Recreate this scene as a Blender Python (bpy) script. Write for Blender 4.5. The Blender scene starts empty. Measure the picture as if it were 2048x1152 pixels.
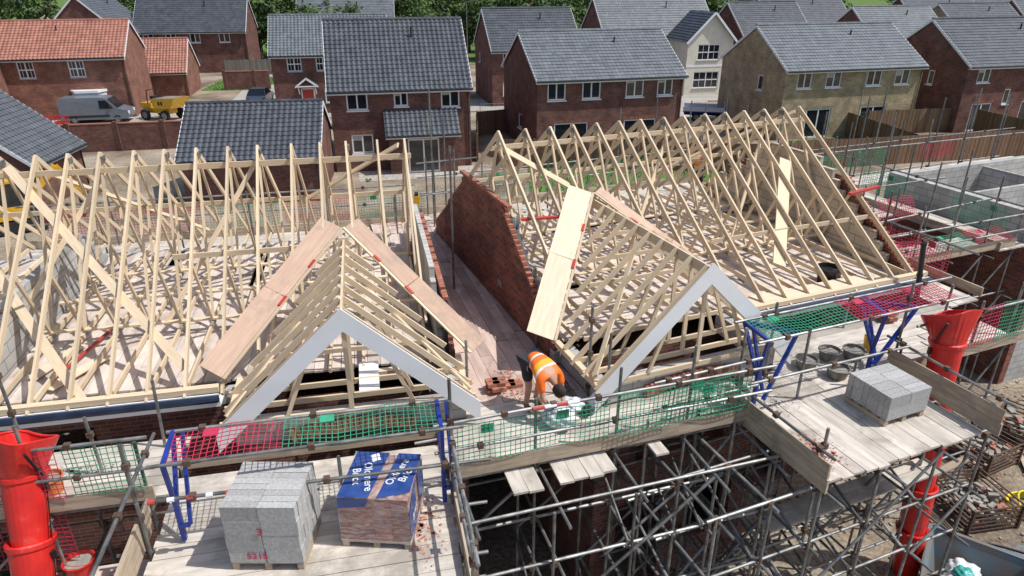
import bpy, math, random
from mathutils import Vector, Matrix
random.seed(11)
V=Vector
UP=V((0,0,1))
def rot(a,o=(0,0,0)): return Matrix.Translation(V(o))@Matrix.Rotation(math.radians(a),4,'Z')
FL=rot(12); FR=rot(22); FM=rot(17); I4=Matrix.Identity(4)

# ------------------------------------------------------------------ materials
def pm(name,col,col2=None,rough=.7,metal=0.,scale=4.,detail=4.,lo=.35,hi=.65,mapv=(1,1,1),coord='Object',bump=0.,bscale=None,tint=True,spec=.5,dirt=None):
    m=bpy.data.materials.new(name); m.use_nodes=True
    nt=m.node_tree; N=nt.nodes; L=nt.links
    b=N['Principled BSDF']; b.inputs['Roughness'].default_value=rough; b.inputs['Metallic'].default_value=metal
    b.inputs['Specular IOR Level'].default_value=spec
    if col2 is None: col2=tuple(c*.72 for c in col)
    tc=N.new('ShaderNodeTexCoord'); mp=N.new('ShaderNodeMapping'); mp.inputs['Scale'].default_value=mapv
    L.new(tc.outputs[coord],mp.inputs[0])
    n=N.new('ShaderNodeTexNoise'); n.inputs['Scale'].default_value=scale; n.inputs['Detail'].default_value=detail
    L.new(mp.outputs[0],n.inputs['Vector'])
    r=N.new('ShaderNodeValToRGB'); r.color_ramp.elements[0].position=lo; r.color_ramp.elements[1].position=hi
    r.color_ramp.elements[0].color=(*col2,1); r.color_ramp.elements[1].color=(*col,1)
    L.new(n.outputs['Fac'],r.inputs[0]); out=r.outputs[0]
    if tint:
        a=N.new('ShaderNodeAttribute'); a.attribute_name='tint'
        mx=N.new('ShaderNodeVectorMath'); mx.operation='SCALE'
        L.new(out,mx.inputs[0]); L.new(a.outputs['Fac'],mx.inputs['Scale']); out=mx.outputs[0]
    if dirt:
        dn=N.new('ShaderNodeTexNoise');dn.inputs['Scale'].default_value=dirt[1];dn.inputs['Detail'].default_value=8;dn.inputs['Roughness'].default_value=.7
        L.new(tc.outputs['Object'],dn.inputs['Vector'])
        dr=N.new('ShaderNodeMapRange');dr.inputs[1].default_value=dirt[2];dr.inputs[2].default_value=dirt[2]+.12;L.new(dn.outputs['Fac'],dr.inputs[0]);dr.inputs[4].default_value=dirt[3]
        dm=N.new('ShaderNodeMix');dm.data_type='RGBA';L.new(dr.outputs[0],dm.inputs['Factor']);L.new(out,dm.inputs['A']);dm.inputs['B'].default_value=(*dirt[0],1);out=dm.outputs['Result']
    L.new(out,b.inputs['Base Color'])
    if bump>0:
        n2=N.new('ShaderNodeTexNoise'); n2.inputs['Scale'].default_value=bscale or scale*4; n2.inputs['Detail'].default_value=5
        L.new(mp.outputs[0],n2.inputs['Vector'])
        bp=N.new('ShaderNodeBump'); bp.inputs['Strength'].default_value=bump; bp.inputs['Distance'].default_value=.02
        L.new(n2.outputs['Fac'],bp.inputs['Height']); L.new(bp.outputs[0],b.inputs['Normal'])
    return m
def brickm(name,c1,c2,mo,bw=.225,rh=.075,ms=.007,var=.35):
    m=bpy.data.materials.new(name); m.use_nodes=True
    nt=m.node_tree; N=nt.nodes; L=nt.links; b=N['Principled BSDF']; b.inputs['Roughness'].default_value=.9
    b.inputs['Specular IOR Level'].default_value=.2
    tc=N.new('ShaderNodeTexCoord'); br=N.new('ShaderNodeTexBrick')
    L.new(tc.outputs['UV'],br.inputs['Vector'])
    br.inputs['Scale'].default_value=1; br.inputs['Brick Width'].default_value=bw; br.inputs['Row Height'].default_value=rh
    br.inputs['Mortar Size'].default_value=ms; br.inputs['Mortar Smooth'].default_value=.2
    br.inputs['Color1'].default_value=(*c1,1); br.inputs['Color2'].default_value=(*c2,1); br.inputs['Mortar'].default_value=(*mo,1)
    n=N.new('ShaderNodeTexNoise'); n.inputs['Scale'].default_value=1.3; n.inputs['Detail'].default_value=6
    L.new(tc.outputs['Object'],n.inputs['Vector'])
    mr=N.new('ShaderNodeMapRange'); mr.inputs[1].default_value=.3; mr.inputs[2].default_value=.7
    mr.inputs[3].default_value=1-var; mr.inputs[4].default_value=1+var*.6
    L.new(n.outputs['Fac'],mr.inputs[0])
    a=N.new('ShaderNodeAttribute'); a.attribute_name='tint'
    mu=N.new('ShaderNodeMath'); mu.operation='MULTIPLY'; L.new(mr.outputs[0],mu.inputs[0]); L.new(a.outputs['Fac'],mu.inputs[1])
    mx=N.new('ShaderNodeVectorMath'); mx.operation='SCALE'; L.new(br.outputs['Color'],mx.inputs[0]); L.new(mu.outputs[0],mx.inputs['Scale'])
    L.new(mx.outputs[0],b.inputs['Base Color'])
    bp=N.new('ShaderNodeBump'); bp.inputs['Strength'].default_value=.5; bp.inputs['Distance'].default_value=.01; bp.invert=True
    L.new(br.outputs['Fac'],bp.inputs['Height']); L.new(bp.outputs[0],b.inputs['Normal'])
    return m
BR=brickm('red_brick',(.215,.085,.062),(.115,.05,.042),(.215,.18,.16))
BR2=brickm('orange_brick',(.31,.12,.075),(.19,.072,.05),(.27,.23,.2))
BRN=brickm('new_brick',(.32,.105,.062),(.14,.052,.044),(.24,.2,.17))
BRY=brickm('buff_brick',(.47,.37,.225),(.33,.25,.15),(.37,.32,.25))
BLK=brickm('concrete_block',(.48,.47,.445),(.40,.39,.37),(.27,.26,.245),.44,.215,.012,.2)
BLKT=brickm('tan_block',(.54,.475,.38),(.45,.395,.31),(.29,.255,.21),.44,.215,.012,.2)
CREAM=pm('cream_render',(.74,.69,.57),(.66,.62,.51),rough=.85,scale=2)
TDARK=pm('slate_grey_tile',(.088,.097,.112),(.052,.058,.068),rough=.45,scale=1.6,detail=7,lo=.3,hi=.7)
TMID=pm('grey_tile',(.165,.18,.193),(.115,.127,.138),rough=.5,scale=1.4,detail=7,lo=.3,hi=.7)
TRED=pm('red_tile',(.40,.18,.125),(.28,.115,.08),rough=.6,scale=1.4,detail=7,lo=.3,hi=.7)
WHT=pm('white_upvc',(.82,.83,.84),(.77,.78,.79),rough=.35,scale=2)
BLKP=pm('black_plastic',(.018,.018,.02),(.01,.01,.012),rough=.4)
NAVY=pm('gutter_navy',(.02,.03,.06),(.012,.018,.035),rough=.3)
GLASS=pm('window_glass',(.02,.026,.032),(.012,.016,.02),rough=.04,spec=1.)
TIM=pm('sawn_pine',(.77,.625,.44),(.60,.455,.29),rough=.75,scale=3,mapv=(1.0,22,1),coord='UV',lo=.3,hi=.7)
PLY=pm('plywood',(.60,.42,.305),(.50,.33,.235),rough=.75,scale=2.2,mapv=(1,7,1),coord='UV',lo=.3,hi=.7,dirt=((.38,.275,.21),1.5,.50,.65))
PLYL=pm('pale_plywood',(.74,.62,.46),(.65,.52,.37),rough=.75,scale=2.2,mapv=(1,7,1),coord='UV',lo=.3,hi=.7)
BRD=pm('scaffold_board',(.62,.56,.49),(.42,.37,.315),rough=.85,scale=1.6,detail=9,mapv=(1,5,1),coord='UV',lo=.28,hi=.62,bump=.2,dirt=((.30,.265,.22),1.1,.49,.8))
FLR=pm('dusty_floor_board',(.68,.59,.52),(.52,.44,.385),rough=.9,scale=1.6,detail=9,mapv=(1,5,1),coord='UV',lo=.25,hi=.6,dirt=((.37,.30,.25),.8,.52,.75))
BRDP=pm('dusty_board',(.62,.47,.40),(.42,.31,.26),rough=.9,scale=1.4,detail=9,mapv=(1,4,1),coord='UV',lo=.25,hi=.6,bump=.2,dirt=((.29,.20,.16),1.1,.5,.75))
TOE=pm('toe_board',(.54,.43,.31),(.32,.245,.175),rough=.85,scale=2,detail=8,mapv=(1,8,1),coord='UV',lo=.3,hi=.65,dirt=((.28,.235,.19),1.9,.52,.75))
TUBE=pm('galvanised_tube',(.31,.31,.30),(.15,.15,.145),rough=.5,metal=.5,scale=6,detail=6)
RUST=pm('rusty_fitting',(.16,.10,.07),(.09,.055,.04),rough=.8,metal=.3,scale=20)
BLUE=pm('blue_painted_steel',(.02,.045,.28),(.012,.03,.19),rough=.4)
REDP=pm('red_plastic',(.72,.028,.022),(.55,.02,.018),rough=.4,scale=3,dirt=((.45,.2,.16),3,.58,.35))
REDN=pm('red_netting',(.60,.04,.09),(.45,.03,.07),rough=.5)
GRNN=pm('green_netting',(.05,.36,.20),(.03,.26,.14),rough=.5)
REDW=pm('red_tape',(.55,.06,.045),(.42,.05,.04),rough=.5)
CONC=pm('aggregate_block',(.45,.445,.43),(.34,.335,.325),rough=.95,scale=30,detail=8,bump=.5,bscale=60)
BRK1=pm('clay_brick',(.42,.17,.11),(.28,.11,.072),rough=.9,scale=12)
MEMB=pm('black_membrane',(.02,.02,.022),(.012,.012,.014),rough=.6)
MORT=pm('mortar',(.34,.32,.28),(.25,.23,.2),rough=.95,scale=8)
FENCE=pm('fence_timber',(.25,.145,.085),(.16,.095,.055),rough=.85,scale=2,mapv=(14,1,1),coord='UV')
FENG=pm('grey_fence',(.24,.21,.18),(.16,.14,.12),rough=.85,scale=2,mapv=(14,1,1),coord='UV')
YEL=pm('yellow_paint',(.75,.42,.02),(.6,.33,.02),rough=.4)
WPAINT=pm('white_car_paint',(.7,.72,.74),(.65,.67,.7),rough=.25)
SILV=pm('silver_car_paint',(.33,.36,.39),(.3,.33,.36),rough=.25,metal=.5)
GVAN=pm('grey_car_paint',(.22,.25,.29),(.19,.22,.26),rough=.25,metal=.4)
TYRE=pm('tyre_rubber',(.02,.02,.02),rough=.85)
GRASS=pm('grass',(.12,.23,.04),(.07,.145,.022),rough=.95,scale=9,detail=8,tint=True,bump=.6)

# ground
def ground_mat():
    m=bpy.data.materials.new('site_soil'); m.use_nodes=True; nt=m.node_tree;N=nt.nodes;L=nt.links;b=N['Principled BSDF'];b.inputs['Roughness'].default_value=.97
    b.inputs['Specular IOR Level'].default_value=.15
    tc=N.new('ShaderNodeTexCoord')
    n1=N.new('ShaderNodeTexNoise');n1.inputs['Scale'].default_value=.22;n1.inputs['Detail'].default_value=10;n1.inputs['Roughness'].default_value=.65
    n2=N.new('ShaderNodeTexNoise');n2.inputs['Scale'].default_value=9;n2.inputs['Detail'].default_value=8
    for n in(n1,n2):L.new(tc.outputs['Object'],n.inputs['Vector'])
    r=N.new('ShaderNodeValToRGB');e=r.color_ramp.elements
    e[0].position=.36;e[0].color=(.15,.115,.085,1);e[1].position=.66;e[1].color=(.40,.34,.27,1)
    x=e.new(.5);x.color=(.28,.225,.165,1)
    L.new(n1.outputs['Fac'],r.inputs[0])
    mr=N.new('ShaderNodeMapRange');mr.inputs[1].default_value=.3;mr.inputs[2].default_value=.7;mr.inputs[3].default_value=.6;mr.inputs[4].default_value=1.3
    L.new(n2.outputs['Fac'],mr.inputs[0])
    s=N.new('ShaderNodeVectorMath');s.operation='SCALE';L.new(r.outputs[0],s.inputs[0]);L.new(mr.outputs[0],s.inputs['Scale'])
    sp=N.new('ShaderNodeSeparateXYZ');L.new(tc.outputs['Object'],sp.inputs[0])
    m2=N.new('ShaderNodeMapRange');m2.inputs[1].default_value=98;m2.inputs[2].default_value=104;L.new(sp.outputs['Y'],m2.inputs[0])
    mx=N.new('ShaderNodeMix');mx.data_type='RGBA';L.new(m2.outputs[0],mx.inputs['Factor']);L.new(s.outputs[0],mx.inputs['A']);mx.inputs['B'].default_value=(.11,.17,.045,1)
    L.new(mx.outputs['Result'],b.inputs['Base Color'])
    bp=N.new('ShaderNodeBump');bp.inputs['Strength'].default_value=.8;bp.inputs['Distance'].default_value=.06
    L.new(n2.outputs['Fac'],bp.inputs['Height']);L.new(bp.outputs[0],b.inputs['Normal'])
    return m
SOIL=ground_mat()
ROADM=pm('road_surface',(.40,.37,.33),(.31,.285,.25),rough=.9,scale=.6,detail=8)
KERB=pm('kerb_stone',(.42,.41,.39),rough=.9)
GRAV=pm('grey_gravel',(.26,.26,.26),(.11,.11,.11),rough=.95,scale=18,detail=8,bump=1.)
PAVE=brickm('paving_slab',(.46,.42,.37),(.40,.37,.33),(.24,.22,.2),.6,.6,.02,.2)

# ------------------------------------------------------------------ mesh builder
class MB:
    def __init__(s): s.v=[];s.f=[];s.m=[];s.t=[];s.a=[]
    def add(s,vs,fs,mi=0,t=1.,ax=None):
        o=len(s.v); s.v.extend(V(p) for p in vs)
        for f in fs:
            s.f.append(tuple(i+o for i in f)); s.m.append(mi); s.t.append(t); s.a.append(ax)
    def obox(s,c,x,y,z,mi=0,t=None,ax=None):
        c=V(c);x=V(x);y=V(y);z=V(z)
        if t is None: t=random.uniform(.88,1.1)
        vs=[c+sx*x+sy*y+sz*z for sz in(-1,1) for sy in(-1,1) for sx in(-1,1)]
        s.add(vs,[(0,2,3,1),(4,5,7,6),(0,1,5,4),(2,6,7,3),(0,4,6,2),(1,3,7,5)],mi,t,ax)
    def box(s,a,b,mi=0,t=None,ax=None):
        a=V(a);b=V(b);c=(a+b)/2;h=(b-a)/2
        s.obox(c,(abs(h.x),0,0),(0,abs(h.y),0),(0,0,abs(h.z)),mi,t,ax)
    def beam(s,p,q,w,h,mi=0,up=UP,t=None,ext=0):
        p=V(p);q=V(q);d=(q-p);L=d.length
        if L<1e-5:return
        d/=L;p=p-d*ext;q=q+d*ext;L+=2*ext
        up=V(up)
        sd=d.cross(up)
        if sd.length<1e-3: sd=d.cross(V((1,0,0)))
        sd.normalize();u=sd.cross(d).normalized()
        s.obox((p+q)/2,d*L/2,sd*w/2,u*h/2,mi,t,d)
    def tube(s,p,q,r,n=7,mi=0,t=None,r2=None,cap=True):
        p=V(p);q=V(q);d=(q-p)
        if d.length<1e-5:return
        d.normalize();a=d.orthogonal().normalized();b=d.cross(a)
        if r2 is None:r2=r
        if t is None:t=random.uniform(.65,1.25)
        vs=[]
        for k in range(n):
            c=math.cos(2*math.pi*k/n);e=math.sin(2*math.pi*k/n)
            vs.append(p+(a*c+b*e)*r);vs.append(q+(a*c+b*e)*r2)
        fs=[(2*k,2*((k+1)%n),2*((k+1)%n)+1,2*k+1) for k in range(n)]
        if cap: fs+= [tuple(2*k for k in reversed(range(n))),tuple(2*k+1 for k in range(n))]
        s.add(vs,fs,mi,t,d)
    def quad(s,a,b,c,d,mi=0,t=1.,ax=None): s.add([a,b,c,d],[(0,1,2,3)],mi,t,ax)
    def prism(s,pts,ext,mi=0,t=1.,capm=None):
        n=len(pts);pts=[V(p) for p in pts];ext=V(ext)
        vs=pts+[p+ext for p in pts]
        fs=[(i,(i+1)%n,(i+1)%n+n,i+n) for i in range(n)]
        s.add(vs,fs,mi,t); s.add(vs,[tuple(reversed(range(n))),tuple(range(n,2*n))],mi if capm is None else capm,t)
    def obj(s,name,mats,parent=None,M=I4,uv=True,smooth=False):
        if not s.v: return None
        vs=[M@p for p in s.v]
        R=M.to_3x3()
        mn=V((min(p.x for p in vs),min(p.y for p in vs),min(p.z for p in vs)))
        mx=V((max(p.x for p in vs),max(p.y for p in vs),max(p.z for p in vs)))
        c=(mn+mx)/2; c.z=mn.z
        me=bpy.data.meshes.new(name); me.from_pydata([tuple(p-c) for p in vs],[],s.f)
        for m in mats: me.materials.append(m)
        me.polygons.foreach_set('material_index',s.m)
        at=me.attributes.new('tint','FLOAT','FACE'); at.data.foreach_set('value',s.t)
        if uv:
            ul=me.uv_layers.new(name='UVMap').data
            for p in me.polygons:
                n=p.normal; ax=s.a[p.index]
                if ax is not None:
                    a=R@ax
                    if abs(a.dot(n))>.9: a=n.orthogonal()
                elif abs(n.z)>.95: a=R@V((1,0,0))
                else: a=UP.cross(n)
                a=a.normalized(); b=n.cross(a)
                if ax is not None:
                    off=(p.index//6)*1.37
                else: off=0
                for li in p.loop_indices:
                    w=vs[me.loops[li].vertex_index]
                    ul[li].uv=(w.dot(a)+off,w.dot(b)+off*.31)
        if smooth: me.polygons.foreach_set('use_smooth',[True]*len(me.polygons))
        ob=bpy.data.objects.new(name,me); bpy.context.collection.objects.link(ob)
        ob.location=c
        if parent is not None:
            ob.parent=parent; ob.location=c-parent.location
        return ob
def empty(name,loc=(0,0,0)):
    e=bpy.data.objects.new(name,None); e.empty_display_size=.3; bpy.context.collection.objects.link(e); e.location=V(loc); return e

# ------------------------------------------------------------------ roofs & houses
def tiles(mb,o,eu,ev,W,L,style='pan',mi=0):
    o=V(o);eu=V(eu).normalized();ev=V(ev).normalized();nr=eu.cross(ev)
    tw=.30;nt=max(2,round(W/tw));tw=W/nt;g=.33;nr_=max(2,round(L/g));g=L/nr_
    if style=='pan': prof=[(0,0),(.22,.012),(.42,.042),(.62,.054),(.82,.038)]
    else: prof=[(0,0),(.05,.012),(.93,.012),(.97,0)]
    us=[]
    for i in range(nt):
        for (a,h) in prof: us.append(((i+a)*tw,h))
    us.append((W,0))
    n=len(us);vs=[]
    for j in range(nr_):
        for (vv,hh) in ((j*g,.042),((j+1)*g,.005)):
            for (u,h) in us: vs.append(o+eu*u+ev*vv+nr*(h+hh))
    b=len(mb.v);mb.v.extend(vs)
    for r in range(2*nr_-1):
        for i in range(n-1):
            mb.f.append((b+r*n+i,b+r*n+i+1,b+(r+1)*n+i+1,b+(r+1)*n+i));mb.m.append(mi);mb.a.append(None)
            ti=i//len(prof); random.seed(ti*131+(r//2)*7+3)
            mb.t.append(random.uniform(.86,1.12))
    random.seed(len(mb.v))
def wall(mb,o,du,W,H,ops,mi=0,th=.12):
    o=V(o);du=V(du);nr=du.cross(UP)
    us=sorted(set([0,W]+[x for p in ops for x in(p[0],p[2])]));zs=sorted(set([0,H]+[x for p in ops for x in(p[1],p[3])]))
    P=lambda u,z,k=0:o+du*u+UP*z-nr*k
    for i in range(len(us)-1):
        for j in range(len(zs)-1):
            cu=(us[i]+us[i+1])/2;cz=(zs[j]+zs[j+1])/2
            if any(p[0]<cu<p[2] and p[1]<cz<p[3] for p in ops): continue
            mb.quad(P(us[i],zs[j]),P(us[i+1],zs[j]),P(us[i+1],zs[j+1]),P(us[i],zs[j+1]),mi)
    for p in ops:
        u0,z0,u1,z1=p[:4]
        mb.quad(P(u0,z0),P(u0,z0,th),P(u0,z1,th),P(u0,z1),mi)
        mb.quad(P(u1,z0,th),P(u1,z0),P(u1,z1),P(u1,z1,th),mi)
        mb.quad(P(u0,z1),P(u0,z1,th),P(u1,z1,th),P(u1,z1),mi)
        mb.quad(P(u0,z0,th),P(u0,z0),P(u1,z0),P(u1,z0,th),mi)
def window(fr,gl,o,du,op,kind='w2',k=.07,sill=True):
    o=V(o);du=V(du);nr=du.cross(UP);u0,z0,u1,z1=op[:4]
    P=lambda u,z,kk=k:o+du*u+UP*z-nr*kk
    gl.quad(P(u0,z0,k+.02),P(u1,z0,k+.02),P(u1,z1,k+.02),P(u0,z1,k+.02))
    f=.085
    def bar(ua,za,ub,zb,kk=k,w=.05): fr.beam(P(ua,za,kk),P(ub,zb,kk),w,f,0,up=(UP if abs(za-zb)<1e-6 else du),t=1.)
    h=f/2
    bar(u0,z0+h,u1,z0+h);bar(u0,z1-h,u1,z1-h);bar(u0+h,z0+f,u0+h,z1-f);bar(u1-h,z0+f,u1-h,z1-f)
    nm={'w2':1,'w1':0,'w3':2,'fd':1,'door':0,'geo':1}[kind]
    for i in range(nm):
        u=u0+(u1-u0)*(i+1)/(nm+1);bar(u,z0+f,u,z1-f,k-.004,.06)
    if kind=='geo':
        z=(z0+z1)/2;bar(u0+f,z,u1-f,z,k-.002,.045)
        for q in(.25,.75):
            u=u0+(u1-u0)*q; fr.beam(P(u,z0+f,k-.006),P(u,z1-f,k-.006),.03,.03,0,up=du,t=1.)
    elif kind=='w2':
        if random.random()<.4:
            zz=z1-(z1-z0)*random.uniform(.2,.5); fr.quad(P(u0+.09,zz,k+.015),P((u0+u1)/2-.03,zz,k+.015),P((u0+u1)/2-.03,z1-.09,k+.015),P(u0+.09,z1-.09,k+.015),0,.6)
    if sill and kind not in('fd','door'):
        fr.obox(P((u0+u1)/2,z0-.04,-.02),du*((u1-u0)/2+.05),nr*.06,UP*.035,1 if kind=='geo' else 0,1.)
def house(o,ang,w,d,eave,ridge,mw,mr,style='pan',wins=(),lw=(),rw=(),name='brick_house',fascia=None,extra=None,back=False):
    o=V((o[0],o[1],0));M=rot(ang,o);E=empty(name,o)
    W=MB();X=V((1,0,0));Y=V((0,1,0))
    ops=[(a,b,a+c,b+e) for(a,b,c,e,k) in wins]
    wall(W,(0,0,0),X,w,eave,ops)
    lo=[(a,b,a+c,b+e) for(a,b,c,e,k) in lw]; ro=[(a,b,a+c,b+e) for(a,b,c,e,k) in rw]
    wall(W,(0,d,0),-Y,d,eave,lo); wall(W,(w,0,0),Y,d,eave,ro); wall(W,(w,d,0),-X,w,eave,[])
    W.add([(0,d,eave),(0,0,eave),(0,d/2,ridge)],[(0,1,2)]); W.add([(w,0,eave),(w,d,eave),(w,d/2,ridge)],[(0,1,2)])
    for (a,b_,c,e_,k) in wins:
        nb=int((c+.2)/.075)
        for i in range(nb): W.box((a-.1+i*.075+.004,-.006,b_+e_+.01),(a-.1+(i+1)*.075-.004,.05,b_+e_+.21),1,random.uniform(.5,.85))
    W.obj('walls',[mw,BRK1 if mw is not BRY else TOE],E,M)
    fr=MB();gl=MB()
    for (oo,du,ws) in (((0,0,0),X,wins),((0,d,0),-Y,lw),((w,0,0),Y,rw)):
        for(a,b,c,e,k) in ws: window(fr,gl,oo,du,(a,b,a+c,b+e),k)
    fr.obj('window_frames',[WHT,KERB],E,M); gl.obj('glazing',[GLASS],E,M)
    R=MB();ov=.32;sd=.14;tn=(ridge-eave)/(d/2);ev=V((0,1,tn)).normalized();Ls=math.hypot(d/2+ov,(d/2+ov)*tn)
    zb=eave-ov*tn+.1
    tiles(R,(-sd,-ov,zb),X,ev,w+2*sd,Ls,style)
    ev2=V((0,-1,tn)).normalized()
    if back: tiles(R,(w+sd,d+ov,zb),-X,ev2,w+2*sd,Ls,style)
    else:
        a=V((w+sd,d+ov,zb+.03)); R.quad(a,a-X*(w+2*sd),a-X*(w+2*sd)+ev2*Ls,a+ev2*Ls)
    zr=ridge+.1
    n=int((w+2*sd)/.45)
    for i in range(n):
        x0=-sd+i*(w+2*sd)/n
        R.tube((x0+.01,d/2,zr+.03),(x0+(w+2*sd)/n-.005,d/2,zr+.03),.11,8,0,random.uniform(.8,1.1))
    if w>8: R.tube((w*.62,d/2-1.2,ridge-.9),(w*.62,d/2-1.2,ridge-.25),.06,8,1,1.)
    R.obj('tiled_roof',[mr,BLKP],E,M,uv=False)
    F=MB();fm=0
    F.box((-sd,-ov-.02,zb-.17),(w+sd,-ov+.01,zb+.02),0,1.); F.box((-sd+.01,-ov+.012,zb-.165),(w+sd-.01,-.002,zb-.14),0,1.)
    F.tube((-sd,-ov-.08,zb-.02),(w+sd,-ov-.08,zb-.02),.06,8,1,1.)
    for x in(-sd+.0,w+sd-.02):
        for (y0,e) in((-ov,ev),(d+ov,ev2)):
            p=V((x+.01,y0,zb-.06)); F.beam(p,p+e*Ls,.03,.17,0 if fascia is None else fascia,up=UP,t=1.)
    F.tube((w-.15,-.06,0.1),(w-.15,-.06,zb-.1),.035,6,1,1.)
    F.obj('fascia_and_gutter',[WHT,BLKP],E,M)
    if extra: extra(E,M)
    return E

def c_extra(E,M):
    W=MB();wall(W,(3.25,-1.25,0),(1,0,0),4.1,2.35,[(1.1,0.05,3.0,2.1)]);wall(W,(3.25,0,0),(0,-1,0),1.25,2.35,[]);wall(W,(7.35,-1.25,0),(0,1,0),1.25,2.35,[])
    W.obj('extension_walls',[BR],E,M)
    f=MB();g=MB();window(f,g,(3.25,-1.25,0),(1,0,0),(1.1,.05,3.0,2.1),'fd');f.obj('patio_doors',[WHT],E,M);g.obj('patio_glass',[GLASS],E,M)
    R=MB();ev=V((0,1.5,1.3)).normalized();tiles(R,(3.05,-1.55,2.35),(1,0,0),ev,4.5,V((0,1.5,1.3)).length,'pan')
    R.quad((3.05,-1.5,2.34),(3.05,0,2.34),(7.55,0,2.34),(7.55,-1.5,2.34))
    R.add([(3.06,-1.5,2.34),(3.06,0,2.34),(3.06,0,3.6)],[(0,2,1)]);R.add([(7.54,-1.5,2.34),(7.54,0,2.34),(7.54,0,3.6)],[(0,1,2)])
    R.obj('extension_roof',[TDARK],E,M,uv=False)
    F=MB();F.box((3.05,-1.58,2.2),(7.55,-1.55,2.36),0,1.);F.tube((3.05,-1.64,2.34),(7.55,-1.64,2.34),.055,8,1,1.);F.obj('extension_fascia',[WHT,BLKP],E,M)
house((-10.8,41.4),12,8.4,8,5,8.45,BR,TDARK,'pan',
  [(.95,3.7,1.25,1.2,'w2'),(3.75,3.85,.85,1.05,'w2'),(6.6,3.7,1.15,1.2,'w2'),(1.05,1.1,1.3,1.15,'w2')],extra=c_extra,rw=[],back=True)
house((1.63,45.3),15.5,10.4,8.4,5,7.5,BR,TMID,'flat',
  [(.7,3.65,1.25,1.2,'w2'),(3.1,3.65,1.3,1.2,'w2'),(6.2,3.65,1.3,1.2,'w2'),(8.5,3.65,1.15,1.2,'w2'),(1.2,.05,2.4,2.1,'fd'),(6.2,.05,2.4,2.1,'fd')],lw=[(4,1.2,.9,1.0,'w1')])
house((19.5,50.4),15,11.8,8.6,5,7.6,BRY,TMID,'flat',
  [(1.0,3.65,1.2,1.2,'w2'),(3.4,3.65,1.3,1.2,'w2'),(6.9,3.65,1.3,1.2,'w2'),(9.4,3.65,1.3,1.2,'w2'),(2.2,.05,2.1,2.1,'fd'),(6.9,.05,2.3,2.1,'fd')],lw=[(5.2,3.2,.7,1.1,'w1')])
house((34.1,53.1),15,12,8.6,5,7.9,BR,TDARK,'flat',[(1,3.7,1.2,1.15,'w2'),(4,2.0,.6,1.15,'w1'),(6,3.7,1.1,1.15,'w2'),(1.2,.05,1.9,2.1,'fd'),(6,.05,1.9,2.1,'fd')],lw=[(5,3.2,.6,1.1,'w1')])
def tl_extra(E,M):
    b=MB();x0=9.5;
    b.prism([(x0,0,.02),(x0+.45,-.7,.02),(x0+2.15,-.7,.02),(x0+2.6,0,.02)],(0,0,2.2),0,1.)
    b.prism([(x0-.1,0,2.22),(x0+.4,-.85,2.22),(x0+2.2,-.85,2.22),(x0+2.7,0,2.22)],(0,0,.18),0,1.)
    b.obj('bay_window',[WHT],E,M)
    g=MB()
    for i in range(4): g.box((x0+.55+i*.39,-.72,.9),(x0+.86+i*.39,-.705,2.0),0,1.)
    g.obj('bay_glass',[GLASS],E,M)
house((-46,56.3),15,14,8,5,7.5,BR2,TRED,'pan',[(.5,3.4,1,1.3,'geo'),(6,3.4,1.2,1.35,'geo'),(9.7,3.4,1.2,1.35,'geo')],extra=tl_extra,fascia=0)
house((-49.5,47.8),15,10.5,8,4.4,6.9,BR2,TDARK,'pan',[(7,2.8,1.1,1.2,'geo'),(8.6,2.8,1.1,1.2,'geo')])
house((-46.0,88.3),9,13,8,5,8.6,BR,TDARK,'flat',[(1,3.6,1.2,1.2,'w2'),(3.6,3.6,1.2,1.2,'w2'),(6.4,3.6,1.2,1.2,'w2'),(9.8,3.6,1.3,1.2,'w2'),(2,.8,1.3,1.2,'w2')])
house((-44.5,83),99,10,8.5,5,9.0,BR,TDARK,'flat',[])
def m_extra(E,M):
    f=MB();f.box((2.3,-.03,.02),(3.25,-.005,2.1),2,1.);f.box((2.2,-.06,.0),(2.3,-.003,2.2),0,1.);f.box((3.25,-.06,.0),(3.35,-.003,2.2),0,1.);f.box((2.2,-.06,2.1),(3.35,-.003,2.2),0,1.)
    for s in(-1,1):
        f.obox((2.78+s*.42,-.45,2.75),V((s*.5,0,-.36)),(0,.5,0),V((.03,0,.04)),1,1.)
        f.beam((2.78,-.97,3.1),(2.78+s*.95,-.97,2.4),.05,.14,0,t=1.)
        f.beam((2.78+s*.7,-.95,2.35),(2.78+s*.7,-.05,1.7),.09,.09,0,t=1.)
    f.beam((1.9,-.97,2.45),(3.66,-.97,2.45),.05,.1,0,t=1.)
    f.obj('porch_and_door',[WHT,TDARK,REDW],E,M)
house((-20.5,60.7),12,10,8,5,7.8,BR,TMID,'pan',[(1.3,3.6,1.2,1.2,'geo'),(3.7,3.6,1.2,1.2,'geo'),(4.2,.9,1.4,1.3,'geo')],extra=m_extra)
house((-29,98),8,13,8,5,8.2,BR,TMID,'flat',[])
house((-1.8,65),14,8.5,8,5,8.2,BR,TDARK,'flat',[(1,3.5,1.1,1.2,'geo'),(4.8,3.5,1.1,1.2,'geo'),(1,.9,1.2,1.2,'geo')],lw=[(2,3.4,.6,.9,'w1')])
house((9.6,75),13,12.6,8,5.4,8.9,BR,TMID,'flat',[(1,3.7,1.1,1.1,'geo'),(5,3.7,1.1,1.1,'geo')])
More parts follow.
